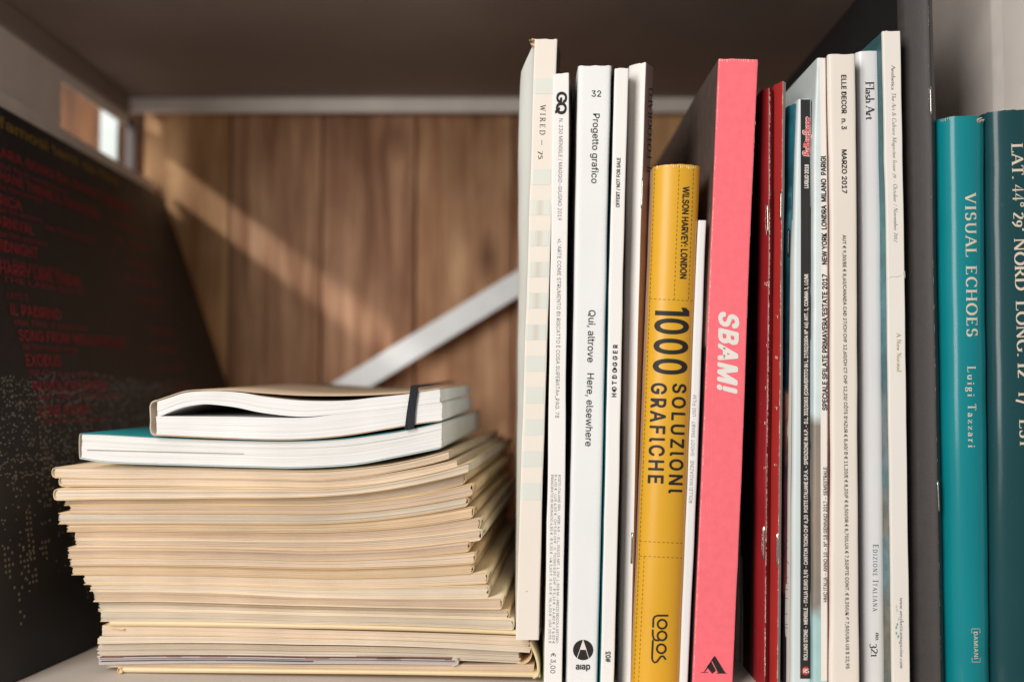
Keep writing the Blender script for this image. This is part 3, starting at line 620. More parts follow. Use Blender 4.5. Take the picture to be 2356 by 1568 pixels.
# 2
M_white = paper('white_cover_stock', '#efece8'); M_white2 = paper('cool_white_stock', '#e9e9e8'); M_white3 = paper('warm_white_stock', '#ece6dd')
b = Book('magazine', 'thin white magazine with a big dark two-letter mark at the top of its spine', 'magazine', [(171, 1273.4, 1310), (546, 1268.5, 1306), (1061, 1261, 1301), (1565, 1252, 1293)], Y=-.35, ytr=167, r=.05, flL=(0, .02), flR=(.32, .16, .1, .08, .08),
         spine=M_white, left=ramp_z('white_mag_back', [(0, '#6f9a4a'), (4, '#c9c4b6'), (20, '#c0b8aa')]), right=ramp_z('white_mag_front', [(0, '#26262a'), (12, '#2a282a'), (20, '#3a3230'), (24, '#a58e80'), (27.6, '#a08b80'), (28.6, '#454244')], .35), seed=2)
b.text(sans('G', 1, .065), (1292.5, 211), (1292, 238), 22, I_blk, name='title_lettering')
b.text(sans('Q', 1, .065), (1291.5, 235), (1291, 263), 22, I_blk, name='title_lettering', lift=.02)
b.text(sans('N. 230 MENSILE / MAGGIO-GIUGNO 2019'), (1290.6, 272.7), (1287.5, 506.5), 8.6, I_mid, name='small_print')
b.text(sans("«L'ARTE COME STRUMENTO DI RISCATTO È COSA SUPERATA»_PAG. 78"), (1287.3, 548.7), (1281.7, 960.7), 8.6, I_mid, name='small_print')
for s_, p, q in (('POSTE ITALIANE SPA - SPED. A.P. - D.L. 353/03 ART. 1, CM. 1, DCB MI – PREZZI EDICOLA ESTERO:', (1287.2, 1091.5), (1281.6, 1479)), ('B 6,00 € · LUX 4,50 € · CH 9,50 CHF · C. TICINO 8,80 CHF · P 5,10 € · A 6,80 € · F 4,50 €', (1279, 1091.5), (1273.4, 1479)),
                 ('PRINCIPATO DI MONACO 6,50 € · D 9,20 € · UK 3,60 £ · E 6,00 € · NL 6,00 € · USA 10,95 $', (1270.7, 1091.5), (1265, 1478))):
    b.text(sans(s_), p, q, 5.6, I_mid, name='small_print')
b.text(sans('€ 3,00'), (1273, 1500.7), (1271.7, 1547.6), 11, I_dk, name='price_print')
# 3
b = Book('book', 'wide white paperback numbered 32 with a round black emblem at its foot', 'book', [(151, 1331, 1408), (546, 1322.6, 1398), (1061, 1313.7, 1388), (1565, 1301.4, 1375)], Y=-.05, r=.16, spine=M_white2, left=M_white2, right=M_dark, seed=3)
b.text(sans('32', 1, .008), (1361, 215.5), (1383, 215.5), 14, I_blk, name='volume_number')
b.text(sans('Progetto grafico', 1, .008), (1372, 261.5), (1368, 421.6), 15, I_blk, name='title_lettering')
b.text(sans('Qui, altrove', 1, .008), (1362.2, 713), (1359, 833), 15.5, I_blk, name='title_lettering')
b.text(sans('Here, elsewhere', 1, .008), (1359, 858.3), (1354.3, 1026), 15.5, I_blk, name='title_lettering')
V, F = disc(1341.7, 1494, 23.4, 40); b.print('round_emblem', V, F, I_blk, .012)
E = lambda x, y: (1173.4+.33*x, 1050.3+.33*y, 0)
b.print('emblem_letter', [E(512, 1278), E(534, 1343), E(488, 1343), E(508, 1278)], [(0, 1, 2, 3)], I_wht, .018)
b.print('emblem_letter', *stroke([E(510, 1276)[:2], E(549, 1402)[:2]], 1.3), I_wht, .019)
b.print('emblem_letter', *stroke([E(510, 1276)[:2], E(468, 1402)[:2]], 1.3), I_wht, .0195)
b.text(sans('aıap', 1, .05), (1324.5, 1531.5), (1358, 1531.5), 14, I_blk, name='emblem_lettering')
# 4
b = Book('magazine', 'narrow white spine with bold dark capitals, left of the stapled white magazine', 'magazine', [(157, 1414.4, 1446.7), (546, 1404.5, 1435.8), (1061, 1394, 1426), (1565, 1382, 1412.7)], Y=-.45, r=.06, flL=(.08, .12, .14), flR=(.04, .04),
         spine=M_white, left=ramp_z('narrow_mag_back', [(0, '#147f88'), (14, '#10727c'), (22, '#0d3c44'), (29, '#23292c')], .35), right=ramp_z('narrow_mag_front', [(0, '#34506a'), (8, '#4b4a50'), (16, '#7a5c50'), (22, '#3c2c2a'), (29, '#cfc8be')]), seed=4)
b.text(sans('OFFERT / NOT FOR SALE', 1, .045), (1421, 476.7), (1423.3, 362.8), 8, I_dk, name='small_print')
b.text(sans('HOTDOGGER', 1.5, .06), (1412.4, 912.8), (1415.8, 792.3), 10, I_blk, name='title_lettering')
for yy in (898, 848): V, F = disc(1412.6+(912-yy)*.028, yy, 3.6, 14); b.print('filled_letter', V, F, I_blk, .02)
b.text(sans('#03', 1, .05), (1398.8, 1522), (1399, 1497.5), 11, I_blk, name='issue_number')
# 5 stapled
b = Book('magazine', 'stapled white magazine whose tan side carries slanted dark capitals, left of the yellow book', 'magazine', [(158, 1448, 1503), (546, 1439, 1489), (1061, 1432, 1473), (1565, 1422, 1462)], Y=.25, kind='ridge', rpx=[(160, 1484), (546, 1474.5), (1061, 1460.6), (1565, 1451)], vl=.55, vr=.9,
         left=paper('satin_white_cover', '#ebe7e2', rough=.4), right=ramp_z('tan_cover', [(0, '#b08858'), (10, '#b48b5b'), (20, '#b58c62'), (24, '#9c7c70'), (29, '#8f7873')], .4), seed=5)
b.text(serif('IL FOTOGRAFO', 1.2, .14, .05), (1493.2, 397.5), (1497.6, 202.7), 10, I_blk, shear=.25, name='title_lettering')
b.staple(411, 478, 1478.6, 1476.2); b.staple(1225, 1294, 1454.5, 1452.6)
# 6 yellow
M_yel = mat('yellow_cloth_cover', '#dda62a', .38, .4, var=.03, vscale=20, bump=.1, bscale=1600, spots=.08, spotcol='#b98a1e')
b = Book('book', 'thick yellow book with a rounded spine and black Italian title about a thousand graphic solutions', 'book', [(385, 1502, 1611), (575, 1496.5, 1601.5), (1061, 1476, 1582.5), (1567, 1453, 1562)], Y=-.75, kind='round', bulge=.75, spine=M_yel, left=mat('cut_card_edge', '#c9a68c', .7), right=M_yel, hard=True, seed=6)
b.text(sans('WILSON HARVEY: LONDON', 1, .05), (1578.7, 429), (1571.8, 641), 14.5, I_blk, name='author_lettering')
def thousand():
    V, F = sans('000', 1.12, .045); V = [(x*.86+.40, y, z) for x, y, z in V]
    add(V, F, [(.13, -.04, .05), (.33, -.04, .05), (.33, 1.04, .05), (.13, 1.04, .05)], [(0, 1, 2, 3)]); add(V, F, [(-.04, .78, .15), (.13, .84, .15), (.2, 1.04, .15), (.1, 1.04, .15), (-.04, .93, .15)], [(0, 1, 2, 3, 4)])
    return V, F
b.text(thousand(), (1547, 706.5), (1541, 861), 73, I_blk, name='title_lettering')
b.text(sans('SOLUZIONI', 1.25, .045), (1563.5, 882), (1553.5, 1134.5), 30, I_blk, name='title_lettering')
b.text(sans('GRAFICHE', 1.25, .045), (1516.3, 880.5), (1508, 1111.4), 34, I_blk, name='title_lettering')
b.wear([(1512, 381), (1555, 378), (1605, 384)], 3, ink('rubbed_yellow_edge', '#f3d896'), 'rubbed_edge', 34, .8, .01)
I_cut = ink('brown_cut_line_ink', '#7d5c12')
for pts in (((1563, 380), (1551, 689)), ((1596, 388), (1584, 691)), ((1494, 687), (1599, 692)), ((1471, 1244), (1570, 1249)), ((1471, 1278), (1570, 1283)), ((1482, 1279), (1469, 1567)), ((1506.5, 388), (1499.5, 575), (1480, 1061), (1458.5, 1567))):
    b.print('cut_line', *dashes(pts, 6, 4.5, 1.3), I_cut, .012, sub=False)['kind'] = 'stuff'
Z = lambda x, y: (1438+.33*x, 1050.3+.33*y)
logo = []
for k, (cx, cy) in enumerate(((259, 1165), (258, 1246), (253, 1336))): logo.append(stroke([Z(cx+31*math.cos(a), cy+31*math.sin(a)) for a in [i*2*PI/24 for i in range(25)]], 4.6, k*.1))
logo.append(stroke([Z(302, 1105), Z(225, 1105), Z(206, 1113), Z(197, 1130), Z(195, 1188)], 4.4, .35))
logo.append(stroke([Z(193, 1202), Z(193, 1240), Z(200, 1268), Z(215, 1277), Z(240, 1278)], 4.4, .4))
logo.append(stroke([Z(194, 1275), Z(188, 1400), Z(193, 1420), Z(206, 1432), Z(222, 1427), Z(238, 1404), Z(252, 1388), Z(268, 1388), Z(284, 1412)], 4.4, .45))
V = []; F = []
for v_, f_ in logo: add(V, F, v_, f_)
b.print('publisher_mark', V, F, I_blk)
# 7
b = Book('booklet', 'slim white booklet squeezed between the yellow book and the pink one', 'booklet', [(506, 1607, 1626.5), (575, 1602.8, 1622.6), (1093, 1582, 1604.8), (1567, 1562, 1583)], Y=-.25, r=.1, spine=M_white2, left=M_white2, right=M_white2, seed=7)
b.text(sans('ROLLEI MAGAZINE   SHOOT SMART · USE FILM'), (1588.6, 1156), (1598.2, 908.6), 8.5, I_lt, name='small_print')
# 8 pink
M_pink = mat('coral_pink_card', '#f8747e', .75, .2, var=.05, vscale=260, bump=.18, bscale=900, spots=.05, spotcol='#ffd0cc')
b = Book('book', 'thick coral pink boxed book with white slanted title, tallest of the middle group', 'book', [(135, 1654, 1744.7), (575, 1635.8, 1725), (1093, 1614.7, 1706.8), (1567, 1593.8, 1686)], Y=-.35, ytr=137, r=.05, depth=22, wob=.005,
         spine=M_pink, left=ramp_z('photo_print_cover', [(0, '#4a403c'), (12, '#3d3836'), (17.5, '#3a3534'), (17.9, '#b09886'), (20.5, '#a08a7c'), (24, '#6b5b53'), (29, '#5c4e48')], .5, .2), right=M_dark, flL=(.02, .05, .1, .12), seed=8)
b.text(sans('SBAM!', 1.12, .085), (1677.5, 719.5), (1673, 901.3), 42, I_wht, shear=.22, name='title_lettering')
q = lambda x, y: (1438+.33*x, 1050.3+.33*y, 0)
for P in ([(622, 1388), (629, 1388), (690, 1488), (700, 1502), (712, 1509), (632, 1509), (648, 1502), (604, 1414)], [(600, 1422), (634, 1488), (608, 1511), (570, 1462)], [(617, 1393), (622, 1397), (563, 1492), (548, 1500)], [(530, 1499), (575, 1499), (582, 1503), (530, 1503)]):
    b.print('publisher_mark', [q(*p) for p in P], [tuple(range(len(P)))], I_blk)
I_pale = ink('rubbed_pink_edge', '#ffc9c2')
b.wear([(1655.5, 137), (1637, 575), (1616, 1093), (1595.5, 1567)], .9, I_pale, 'rubbed_edge', 31, .75, .008)
b.wear([(1743.6, 140), (1724, 575), (1705.8, 1093), (1685, 1567)], .7, I_pale, 'rubbed_edge', 32, .45, .008)
b.wear([(1656, 136.5), (1700, 135.2), (1743, 137.5)], 2.2, I_pale, 'rubbed_edge', 33, .7, .008)
b.print('spine_crease', *stroke([(1640, 880), (1632.5, 1290)], .8), ink('pale_pink_crease', '#fb8b90'), .01)
# 9
b = Book('magazine', 'thin grey-brown magazine set back in the gap right beside the pink book', 'magazine', [(345, 1733, 1741), (1093, 1702, 1712), (1522, 1690, 1703)], Y=floorY(1523), kind='ridge', ridge=.5, vl=.2, vr=.3, left=ramp_z('grey_cover', [(0, '#d0c7bf'), (8, '#aaa29b'), (14, '#5f5d5d'), (28, '#4a4d50')]), right=M_dark, seed=9)
for yy in (1150, 1215, 1310, 1405, 1470): b.print('cover_rule', *rect(1693, yy, 1706, yy+1.3), I_dk, .012, sub=False)
b = Book('magazine', 'set-back magazine, grey below, dark above, teal edged, left of the rubbed red one', 'magazine', [(338, 1736, 1752), (575, 1727, 1748), (1093, 1712, 1741), (1534, 1704, 1736)], Y=floorY(1534), kind='round', bulge=.5,
         spine=ramp_z('teal_edged_cover', [(0, '#e0d8cf'), (7.8, '#cfc6bd'), (8.1, '#686c70'), (16, '#4c5257'), (28, '#3a565e')], .45, .1), right=mat('teal_edge', '#1d6a7a', .4), seed=10, flR=(.05, .05))
b.print('teal_edge', [(1745, 345, 0), (1751.5, 345, 0), (1747, 575, 0), (1740, 1093, 0), (1735, 1525, 0), (1731, 1525, 0), (1736, 1093, 0), (1742, 575, 0)], [(0, 1, 2, 7), (7, 2, 3, 6), (6, 3, 4, 5)], mat('teal_edge_ink', '#2a8799', .45), .012, sub=False)
# 10, 11 red
M_red1 = mat('dark_red_gloss', '#901f24', .3, .5, var=.12, vscale=30, spots=.25, spotcol='#c99a8c', sscale=240); M_redblk = mat('red_black_gloss', '#6a1c1f', .35, .5, var=.3, vscale=35)
I_worn = mat('bare_paper', '#d9c4b2', .9)
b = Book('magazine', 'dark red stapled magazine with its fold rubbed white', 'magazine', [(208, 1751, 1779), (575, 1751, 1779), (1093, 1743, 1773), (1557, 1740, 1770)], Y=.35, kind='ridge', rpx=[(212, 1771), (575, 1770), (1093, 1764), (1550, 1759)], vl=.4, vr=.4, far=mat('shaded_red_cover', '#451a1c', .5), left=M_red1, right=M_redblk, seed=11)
b.wear([(1771, 212), (1770.5, 575), (1764.5, 1093), (1759.5, 1553)], 2.4, I_worn, seed=3, den=.95)
for y_, x_ in ((653, 1769), (648, 1765), (790, 1768.5), (887, 1766), (968, 1765), (1072, 1763)): b.wear([(x_-5, y_+1), (x_+4, y_-2)], 2.0, I_worn, 'rub_mark', seed=int(y_), den=1.9)
b.staple(469, 537, 1766, 1767); b.wear([(1763, 470), (1761, 505), (1764, 538)], 1.6, I_worn, 'torn_paper', 9, 1.5)
b.staple(1212, 1285, 1757.5, 1757); b.wear([(1754.5, 1212), (1753, 1255), (1757, 1287)], 1.6, I_worn, 'torn_paper', 8, 1.5)
M_red2 = mat('bright_red_gloss', '#b23230', .35, .45, var=.07, vscale=25, spots=.2, spotcol='#e0a898', sscale=260)
b = Book('magazine', 'bright red stapled magazine with a grey page edge on its right', 'magazine', [(197, 1780, 1808), (575, 1779, 1802), (1093, 1772, 1798), (1566, 1768, 1795)], Y=.1, kind='ridge', rpx=[(205, 1801), (575, 1798), (1093, 1793), (1560, 1788)], vl=.7, vr=.25, left=M_red2, right=mat('grey_page_edge', '#a9a09b', .6), seed=12)
b.wear([(1801, 205), (1797, 575), (1792.5, 1093), (1788.6, 1560)], 1.3, I_worn, seed=6, den=.62)
b.wear([(1789.5, 1515), (1788.6, 1560)], 3, I_worn, seed=9, den=1.5, name='chipped_corner')
for y_, x_ in ((724, 1788), (818, 1787), (934, 1786), (1066, 1784)): b.wear([(x_-2, y_), (x_+4, y_+2)], 1.8, I_worn, 'rub_mark', seed=int(y_), den=1.9)
b.staple(441, 505, 1797, 1796.4); b.staple(1228, 1298, 1788.5, 1787.5)
# 12 13
b = Book('magazine', 'narrow magazine with teal and plum photo cover, right of the bright red one', 'magazine', [(247, 1808, 1830), (575, 1802, 1817.5), (1093, 1797, 1810.5), (1566, 1794, 1807)], Y=.4, kind='ridge', ridge=.85, vl=.7, vr=.2,
         left=ramp_z('teal_plum_photo', [(0, '#3c2b33'), (4, '#2a2630'), (7, '#241f29'), (7.4, '#7a3a3e'), (10, '#5d3238'), (13, '#3b2a34'), (15.5, '#8c6154'), (16.5, '#7c6156'), (16.8, '#1b2c3a'), (22, '#1d4450'), (25, '#4a8290'), (26, '#1a4a57'), (29, '#1f6170')], .4, .3), right=mat('teal_side', '#1c4b57', .4), seed=13)
b.staple(528, 588, 1814.5, 1813.2, mat('dark_staple', '#4a4f50', .3, .5, metal=1))
b = Book('booklet', 'short pale grey booklet with sketchy dark lines near its foot', 'booklet', [(506, 1820, 1828), (575, 1817, 1825), (1093, 1810, 1820.5), (1550, 1806, 1820.5)], Y=.3, kind='round', bulge=.25, spine=paper('grey_booklet_stock', '#b9b1a9'), seed=14)
for y0 in (1240, 1256, 1324, 1338, 1352, 1372, 1408, 1432, 1440): b.print('sketch_line', *stroke([(1805, y0+2), (1812, y0+3.5), (1821, y0)], 1.3), I_dk, .012, sub=False)
b.print('sketch_line', *stroke([(1808, 1285), (1812, 1292), (1815, 1296)], 1.2), I_dk, .012, sub=False)
# 14 black spine
M_blksp = mat('black_spine_stock', '#2c2a29', .5, .35, var=.12, vscale=40, spots=.15, spotcol='#8a8580', sscale=300)
b = Book('magazine', 'black-spined magazine with red script title and a small red disc at its foot', 'magazine', [(228, 1837, 1867), (430, 1829.5, 1867), (575, 1826.6, 1867), (1035, 1825, 1867), (1567, 1821, 1867)], Y=.1, r=.16, flL=(0, .02), flR=(.02, .1, .1, .1, .12), kx=-.004,
         spine=paper('pale_blue_cover', '#d3dcdc', rough=.35), left=paper('pale_blue_cover', '#d3dcdc', rough=.3), right=ramp_z('rainbow_front', [(0, '#b3322c'), (7, '#c04a2c'), (7.3, '#c87a28'), (13, '#d99a2a'), (13.4, '#3f8a4a'), (15.5, '#3c8d86'), (19, '#1d7f97'), (22, '#2f3d70'), (25, '#4a3d66'), (29, '#33313a')], .4, .05), seed=15)
b.band('black_spine', [(229, 1842, 1866.6), (517, 1842.5, 1866.6), (1035, 1842, 1866.6), (1560, 1841, 1866.6)], M_blksp, .012, 8)
raw = serif('RollingStone', 1.0, .22, .09)
I_pinkred = ink('coral_red_ink', '#d8545a')
b.text(serif('RollingStone', 1.0, .34, .26), (1855.3, 359.5), (1855.3, 268), 15, I_wht, shear=.1, name='title_outline', lift=.02)
b.text(raw, (1855.3, 358.6), (1855.3, 268.8), 15, I_pinkred, shear=.1, name='title_lettering', lift=.032)
b.text(sans('LUGLIO 2018', 1, .075), (1855.3, 433), (1856, 378.4), 8.6, I_wht, name='issue_date', lift=.02)
b.text(sans('ROLLING STONE - MENSILE - ITALIA EURO 3,90 - CANTON TICINO CHF 6,20  POSTE ITALIANE S.P.A. - SPEDIZIONE IN A.P. - D.L. 353/2003 (CONVERTITO IN L. 27/02/2004 N° 46) ART. 1, COMMA 1, LO/MI', 1, .05), (1853.5, 1517.3), (1855, 630), 8.4, I_wht, name='small_print', lift=.02)
V, F = disc(1854.2, 1542, 10, 28); b.print('red_disc', V, F, ink('red_disc_ink', '#c23a3c'), .02)
b.text(serif('RS', .9, .2, .1), (1848, 1542), (1861, 1542), 9.5, I_wht, name='disc_lettering', lift=.03)
# 15 fashion
PB = ramp_z('pale_blue_brown_front', [(0, '#a9cfd0'), (3.6, '#a9cbcb'), (4.2, '#8b8178'), (9, '#98897c'), (12.4, '#8c8278'), (12.9, '#d3e0e1'), (20, '#dbe4e4'), (29, '#d0dad9')], .35, .05)
b = Book('magazine', 'white magazine with bold city names on its spine and a pale blue cover receding left', 'magazine', [(133, 1880.5, 1901), (300, 1874, 1904), (517, 1872.5, 1907), (1035, 1872, 1906.5), (1567, 1871, 1906.4)], Y=-.25, r=.12,
         spine=PB, left=PB, right=mat('wine_red_cover', '#7c3536', .4), flR=(.04, .04), seed=16)
b.band('white_spine', [(134, 1885, 1900.6), (300, 1888, 1903.6), (517, 1889, 1906.6), (1035, 1888, 1906), (1565, 1889, 1906)], M_white3, .012, 6)
b.text(sans('SPECIALE SFILATE PRIMAVERA/ESTATE 2017', 1, .06), (1897.8, 943.5), (1897.4, 630), 11, I_blk, name='title_lettering', lift=.02)
b.text(sans('NEW YORK  LONDRA  MILANO  PARIGI', 1, .06), (1897, 608.5), (1894, 358.3), 11, I_blk, name='title_lettering', lift=.02)
b.text(sans('HMC ITALIA - ANNO 10 - N° 18 GENNAIO 2017 - SEMESTRALE', 1, .02), (1898.8, 1383.6), (1898.8, 1074), 8, I_blk, name='small_print', lift=.02)
# 16
b = Book('magazine', 'broad cream-white spine dated March 2017 with a long line of prices', 'magazine', [(125, 1906, 1969), (517, 1912, 1973), (1035, 1914, 1974.5), (1567, 1911, 1979)], Y=-.55, r=.14, ytr=124, spine=paper('ivory_cover_stock', '#e9e0d5'), left=mat('wine_red_cover', '#7c3536', .4), right=M_dark, flR=(.02, .04), seed=17)
b.text(sans('ELLE DECOR', 1, .045), (1941.3, 172.4), (1942, 261.5), 11, I_blk, name='title_lettering')
b.text(sans('n. 3', 1, .045), (1941.8, 273), (1942, 298), 11, I_blk, name='issue_number')
b.text(sans('MARZO 2017', 1, .045), (1942.3, 344), (1943, 444.7), 11, I_blk, name='issue_date')
b.text(sans('AUT € 9,30/BE € 8,60/CANADA CAD 27/CH CHF 12,60/CH CT CHF 12,20/ CÔTE D’AZUR € 8,60/ D € 11,20/E € 8,20/F € 8,50/GR € 8,70/LUX € 7,50/PTE CONT. € 8,20/UK £ 7,50/USA US $ 22,95', 1, .02), (1942.5, 540), (1950.2, 1537), 7.6, I_dk, name='small_print')
# 17
b = Book('magazine', 'set-back glossy white spine with a serif title, issue 321, right of the cream price-lined one', 'magazine', [(118, 1972, 2028), (517, 1978, 2032), (1035, 1981, 2035.6), (1567, 1984, 2040)], Y=.35, r=.32, ytr=116, spine=mat('satin_white_spine', '#e7e6e6', .32, .4, var=.02, vscale=20, bump=.05), left=M_white2, right=M_dark, seed=18)
b.text(serif('Flash Art', 1.0, .16, .055), (2001, 188), (2002.6, 275.7), 19.5, I_blk, name='title_lettering')
b.text(serif('Edizione Italiana', 1.5, .13, .045, smallcaps=True), (2015, 1251.6), (2014.4, 1405.7), 12.5, I_blk, name='edition_lettering')
b.text(serif('no.', 1.0), (2021, 1454.5), (2020.6, 1474), 12, I_blk, shear=.25, name='issue_number')
b.text(serif('321', 1.0, .13, .05), (2012.8, 1479), (2012.4, 1510.6), 17, I_blk, name='issue_number')
# 18
b = Book('magazine', 'off-white magazine with faded italic title and web address, right of the issue 321 spine', 'magazine', [(72, 2031, 2072), (517, 2040.6, 2080), (1035, 2047, 2087), (1567, 2054, 2094)], Y=-.4, ytr=71, r=.05, flL=(.05, .12, .14, .2, .2), spine=M_white3,
         left=ramp_z('sea_photo_cover', [(0, '#587478'), (5, '#7e7566'), (8, '#6d8a90'), (10, '#807a70'), (12.5, '#5c7c84'), (14, '#7e8684'), (17, '#4b7078'), (20, '#5c8890'), (29, '#3a6468')], .45, .25), right=M_dark, seed=19)
I_faint = ink('faded_grey_ink', '#8f8a80')
b.text(serif('Aesthetica', 1.05, .15, .05), (2055.5, 150), (2055.5, 207), 8.8, I_mid, name='title_lettering')
b.text(serif('The Art & Culture Magazine Issue 79 - October / November 2017', 1.1, .14, .05), (2056.5, 213.7), (2062, 557), 8.8, I_faint, shear=.25, name='subtitle_lettering')
b.text(serif('A New Normal', 1.2, .15, .06), (2068, 765.3), (2069, 855), 10, I_olv, name='theme_lettering')
b.text(serif('www.aestheticamagazine.com', 1.15, .15, .06), (2075, 1373.7), (2075.5, 1537), 9, I_mid, shear=.25, name='web_address')
b.print('paper_crease', *stroke([(2042.5, 641), (2052, 636), (2062, 637), (2072, 634), (2081.5, 633)], 1.2), mat('crease_shadow', '#c8beb2', .8), .012)
b.print('paper_tear', [(2078, 628, 0), (2082, 622, 0), (2083, 640, 0), (2080, 636, 0)], [(0, 1, 2, 3)], mat('white_paint', '#f2f6f4'), .02)
I_tealst = ink('teal_stain_ink', '#5fa39e'); rg = random.Random(4)
for k in range(9):
    x, y = 2064+rg.uniform(-3.5, 3.5), 1395+k*8+rg.uniform(-3, 3); 
    if k in (2, 4): continue
    b.print('ink_stain', [(x-1.5, y, 0), (x+1.5, y-2, 0), (x+2, y+4, 0), (x-1, y+6, 0)], [(0, 1, 2, 3)], I_tealst if k > 4 else ink('pale_teal_stain', '#b9cfc8'))
# 19 dark folder
M_char = mat('charcoal_card', '#433e3c', .55, .35, var=.08, vscale=200, bump=.2, bscale=1000, spots=.12, spotcol='#8f8880', sscale=420)
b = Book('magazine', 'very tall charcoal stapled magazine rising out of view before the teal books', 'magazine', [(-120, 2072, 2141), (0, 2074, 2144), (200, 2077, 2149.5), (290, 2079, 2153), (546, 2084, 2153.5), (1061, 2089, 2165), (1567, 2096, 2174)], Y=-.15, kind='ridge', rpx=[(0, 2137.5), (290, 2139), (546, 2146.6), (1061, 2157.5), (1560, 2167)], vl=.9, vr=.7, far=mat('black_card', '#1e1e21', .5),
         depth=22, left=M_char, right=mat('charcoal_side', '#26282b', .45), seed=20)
I_rub = mat('grey_rub', '#8a847c', .9)
b.wear([(2136.5, 0), (2137, 200), (2138, 290), (2145.5, 546), (2156, 1061), (2166, 1567)], 1.1, I_rub, seed=12, den=.42)
b.staple(200, 263, 2140.5, 2142); b.staple(1107, 1174, 2157.5, 2160)
# 20, 21 teal
def teal(nm, c): return mat(nm, c, .55, .12, var=.05, vscale=15, coat=.4, bump=.06, bscale=1800, spots=.10, spotcol='#9fb7b5', sscale=260)
M_tl = teal('teal_laminate', '#058189'); M_tl2 = teal('deep_teal_laminate', '#154348')
b = Book('book', 'bright teal laminated hardback with a serif title and bracketed publisher name', 'book', [(277, 2154, 2261), (546, 2158, 2262.5), (1061, 2165, 2268), (1567, 2174, 2272.5)], Y=-.35, kind='round', bulge=.95, spine=M_tl, left=M_tl, right=M_tl, hard=True, seed=21, wob=.02)
b.text(serif('VISUAL ECHOES', 1.35, .17, .06), (2233, 442), (2236.7, 774), 24.5, I_cream, name='title_lettering')
b.text(serif('Luigi Tazzari', 1.5, .15, .06), (2235.4, 842), (2237.4, 1029), 19, I_cream, name='author_lettering')
b.text(sans('DAMIANI', 1.1, .02), (2245, 1452), (2246, 1515.6), 9.2, I_cream, name='publisher_lettering')
for P in ([(2245-3, 1444.5), (2234.7, 1444.5), (2234.7, 1444.5)],): pass
b.print('bracket_mark', *stroke([(2236, 1455), (2235.6, 1445.4), (2254.6, 1445.4), (2254.8, 1455)], 1.1), I_cream)
b.print('bracket_mark', *stroke([(2236.4, 1512), (2236.6, 1521.6), (2255.4, 1521.6), (2255, 1512)], 1.1), I_cream)
I_scuff = mat('scuffed_paper', '#c9b8a6', .9)
b.wear([(2165, 275), (2195, 266.5), (2218, 267)], 2, I_scuff, 'scuffed_edge', 3, .9)
b2 = Book('book', 'dark teal hardback at the right edge with large latitude and longitude lettering', 'book', [(262, 2262, 2384), (546, 2265, 2390), (1061, 2271, 2396), (1567, 2275, 2398)], Y=-.3, kind='round', bulge=.8, spine=M_tl2, left=M_tl2, right=M_tl2, hard=True, seed=22, wob=.02)
for s_, y0, y1 in (('LAT.', 330, 411), ('44°', 424, 476), ("29'", 488, 532), ('NORD', 548, 668), ('LONG.', 691.6, 818.7), ('12', 834, 870), ('17', 901, 931), ('EST', 964, 1030), ('LUIGI', 1312, 1410), ('TAZZARI', 1430, 1600)):
    f = lambda y: 2340+(y-330)*.0286
    dx = 4 if y0 > 1300 else 0
    if s_ in ('12', '17'): raw = serif(s_, 1.1, .17, .06); raw = ([(v[0], v[1]*1.25, v[2]) for v in raw[0]], raw[1])
    else: raw = serif(s_, 1.15, .17, .06)
    b2.text(raw, (f(y0)+dx, y0), (f(y1)+dx, y1), 26, I_cream, name='title_lettering')
b2.wear([(2272, 262), (2300, 252), (2320, 247), (2345, 247)], 2, I_scuff, 'scuffed_edge', 5, .9)
def bump_tear():
    V = []; F = []; rg = random.Random(8)
    for i in range(10):
        p = b.map(2255+rg.uniform(-5, 5), 278+rg.uniform(-5, 6), rg.uniform(-.1, .12)); r = rg.uniform(.05, .16)
        add(V, F, [p+Vector((-r, 0, r*.3)), p+Vector((r*.7, -.03, r*.5)), p+Vector((0, .05, -r)), p+Vector((-r*.5, -.08, -r*.4))], [(0, 1, 2), (0, 2, 3), (0, 3, 1)])
    link('torn_corner', mesh('torn_corner', V, F), I_scuff, b.root)['kind'] = 'stuff'
bump_tear()

# ------------------------------------------------------------------ the lying stack
RA = math.radians(4.4); SK = -math.tan(RA); DD = Vector((math.sin(RA), math.cos(RA), 0))
Y00 = .75
def fine(path, step=12):
    """Catmull-Rom through picture points"""
    P = [Vector(p) for p in path]; out = []
    for i in range(len(P)-1):
        p0 = P[max(i-1, 0)]; p1 = P[i]; p2 = P[i+1]; p3 = P[min(i+2, len(P)-1)]
        n = max(1, int((p2-p1).length/step))
        for k in range(n):
            t = k/n; out.append(.5*((2*p1)+(p2-p0)*t+(2*p0-5*p1+4*p2-p3)*t*t+(3*p1-p0-3*p2+p3)*t**3))
    out.append(P[-1]); return out
def interp(pts, x):
    if x <= pts[0][0]: return pts[0][1]
    for a, b in zip(pts, pts[1:]):
        if x <= b[0]: return a[1]+(b[1]-a[1])*(x-a[0])/(b[0]-a[0])
    return pts[-1][1]
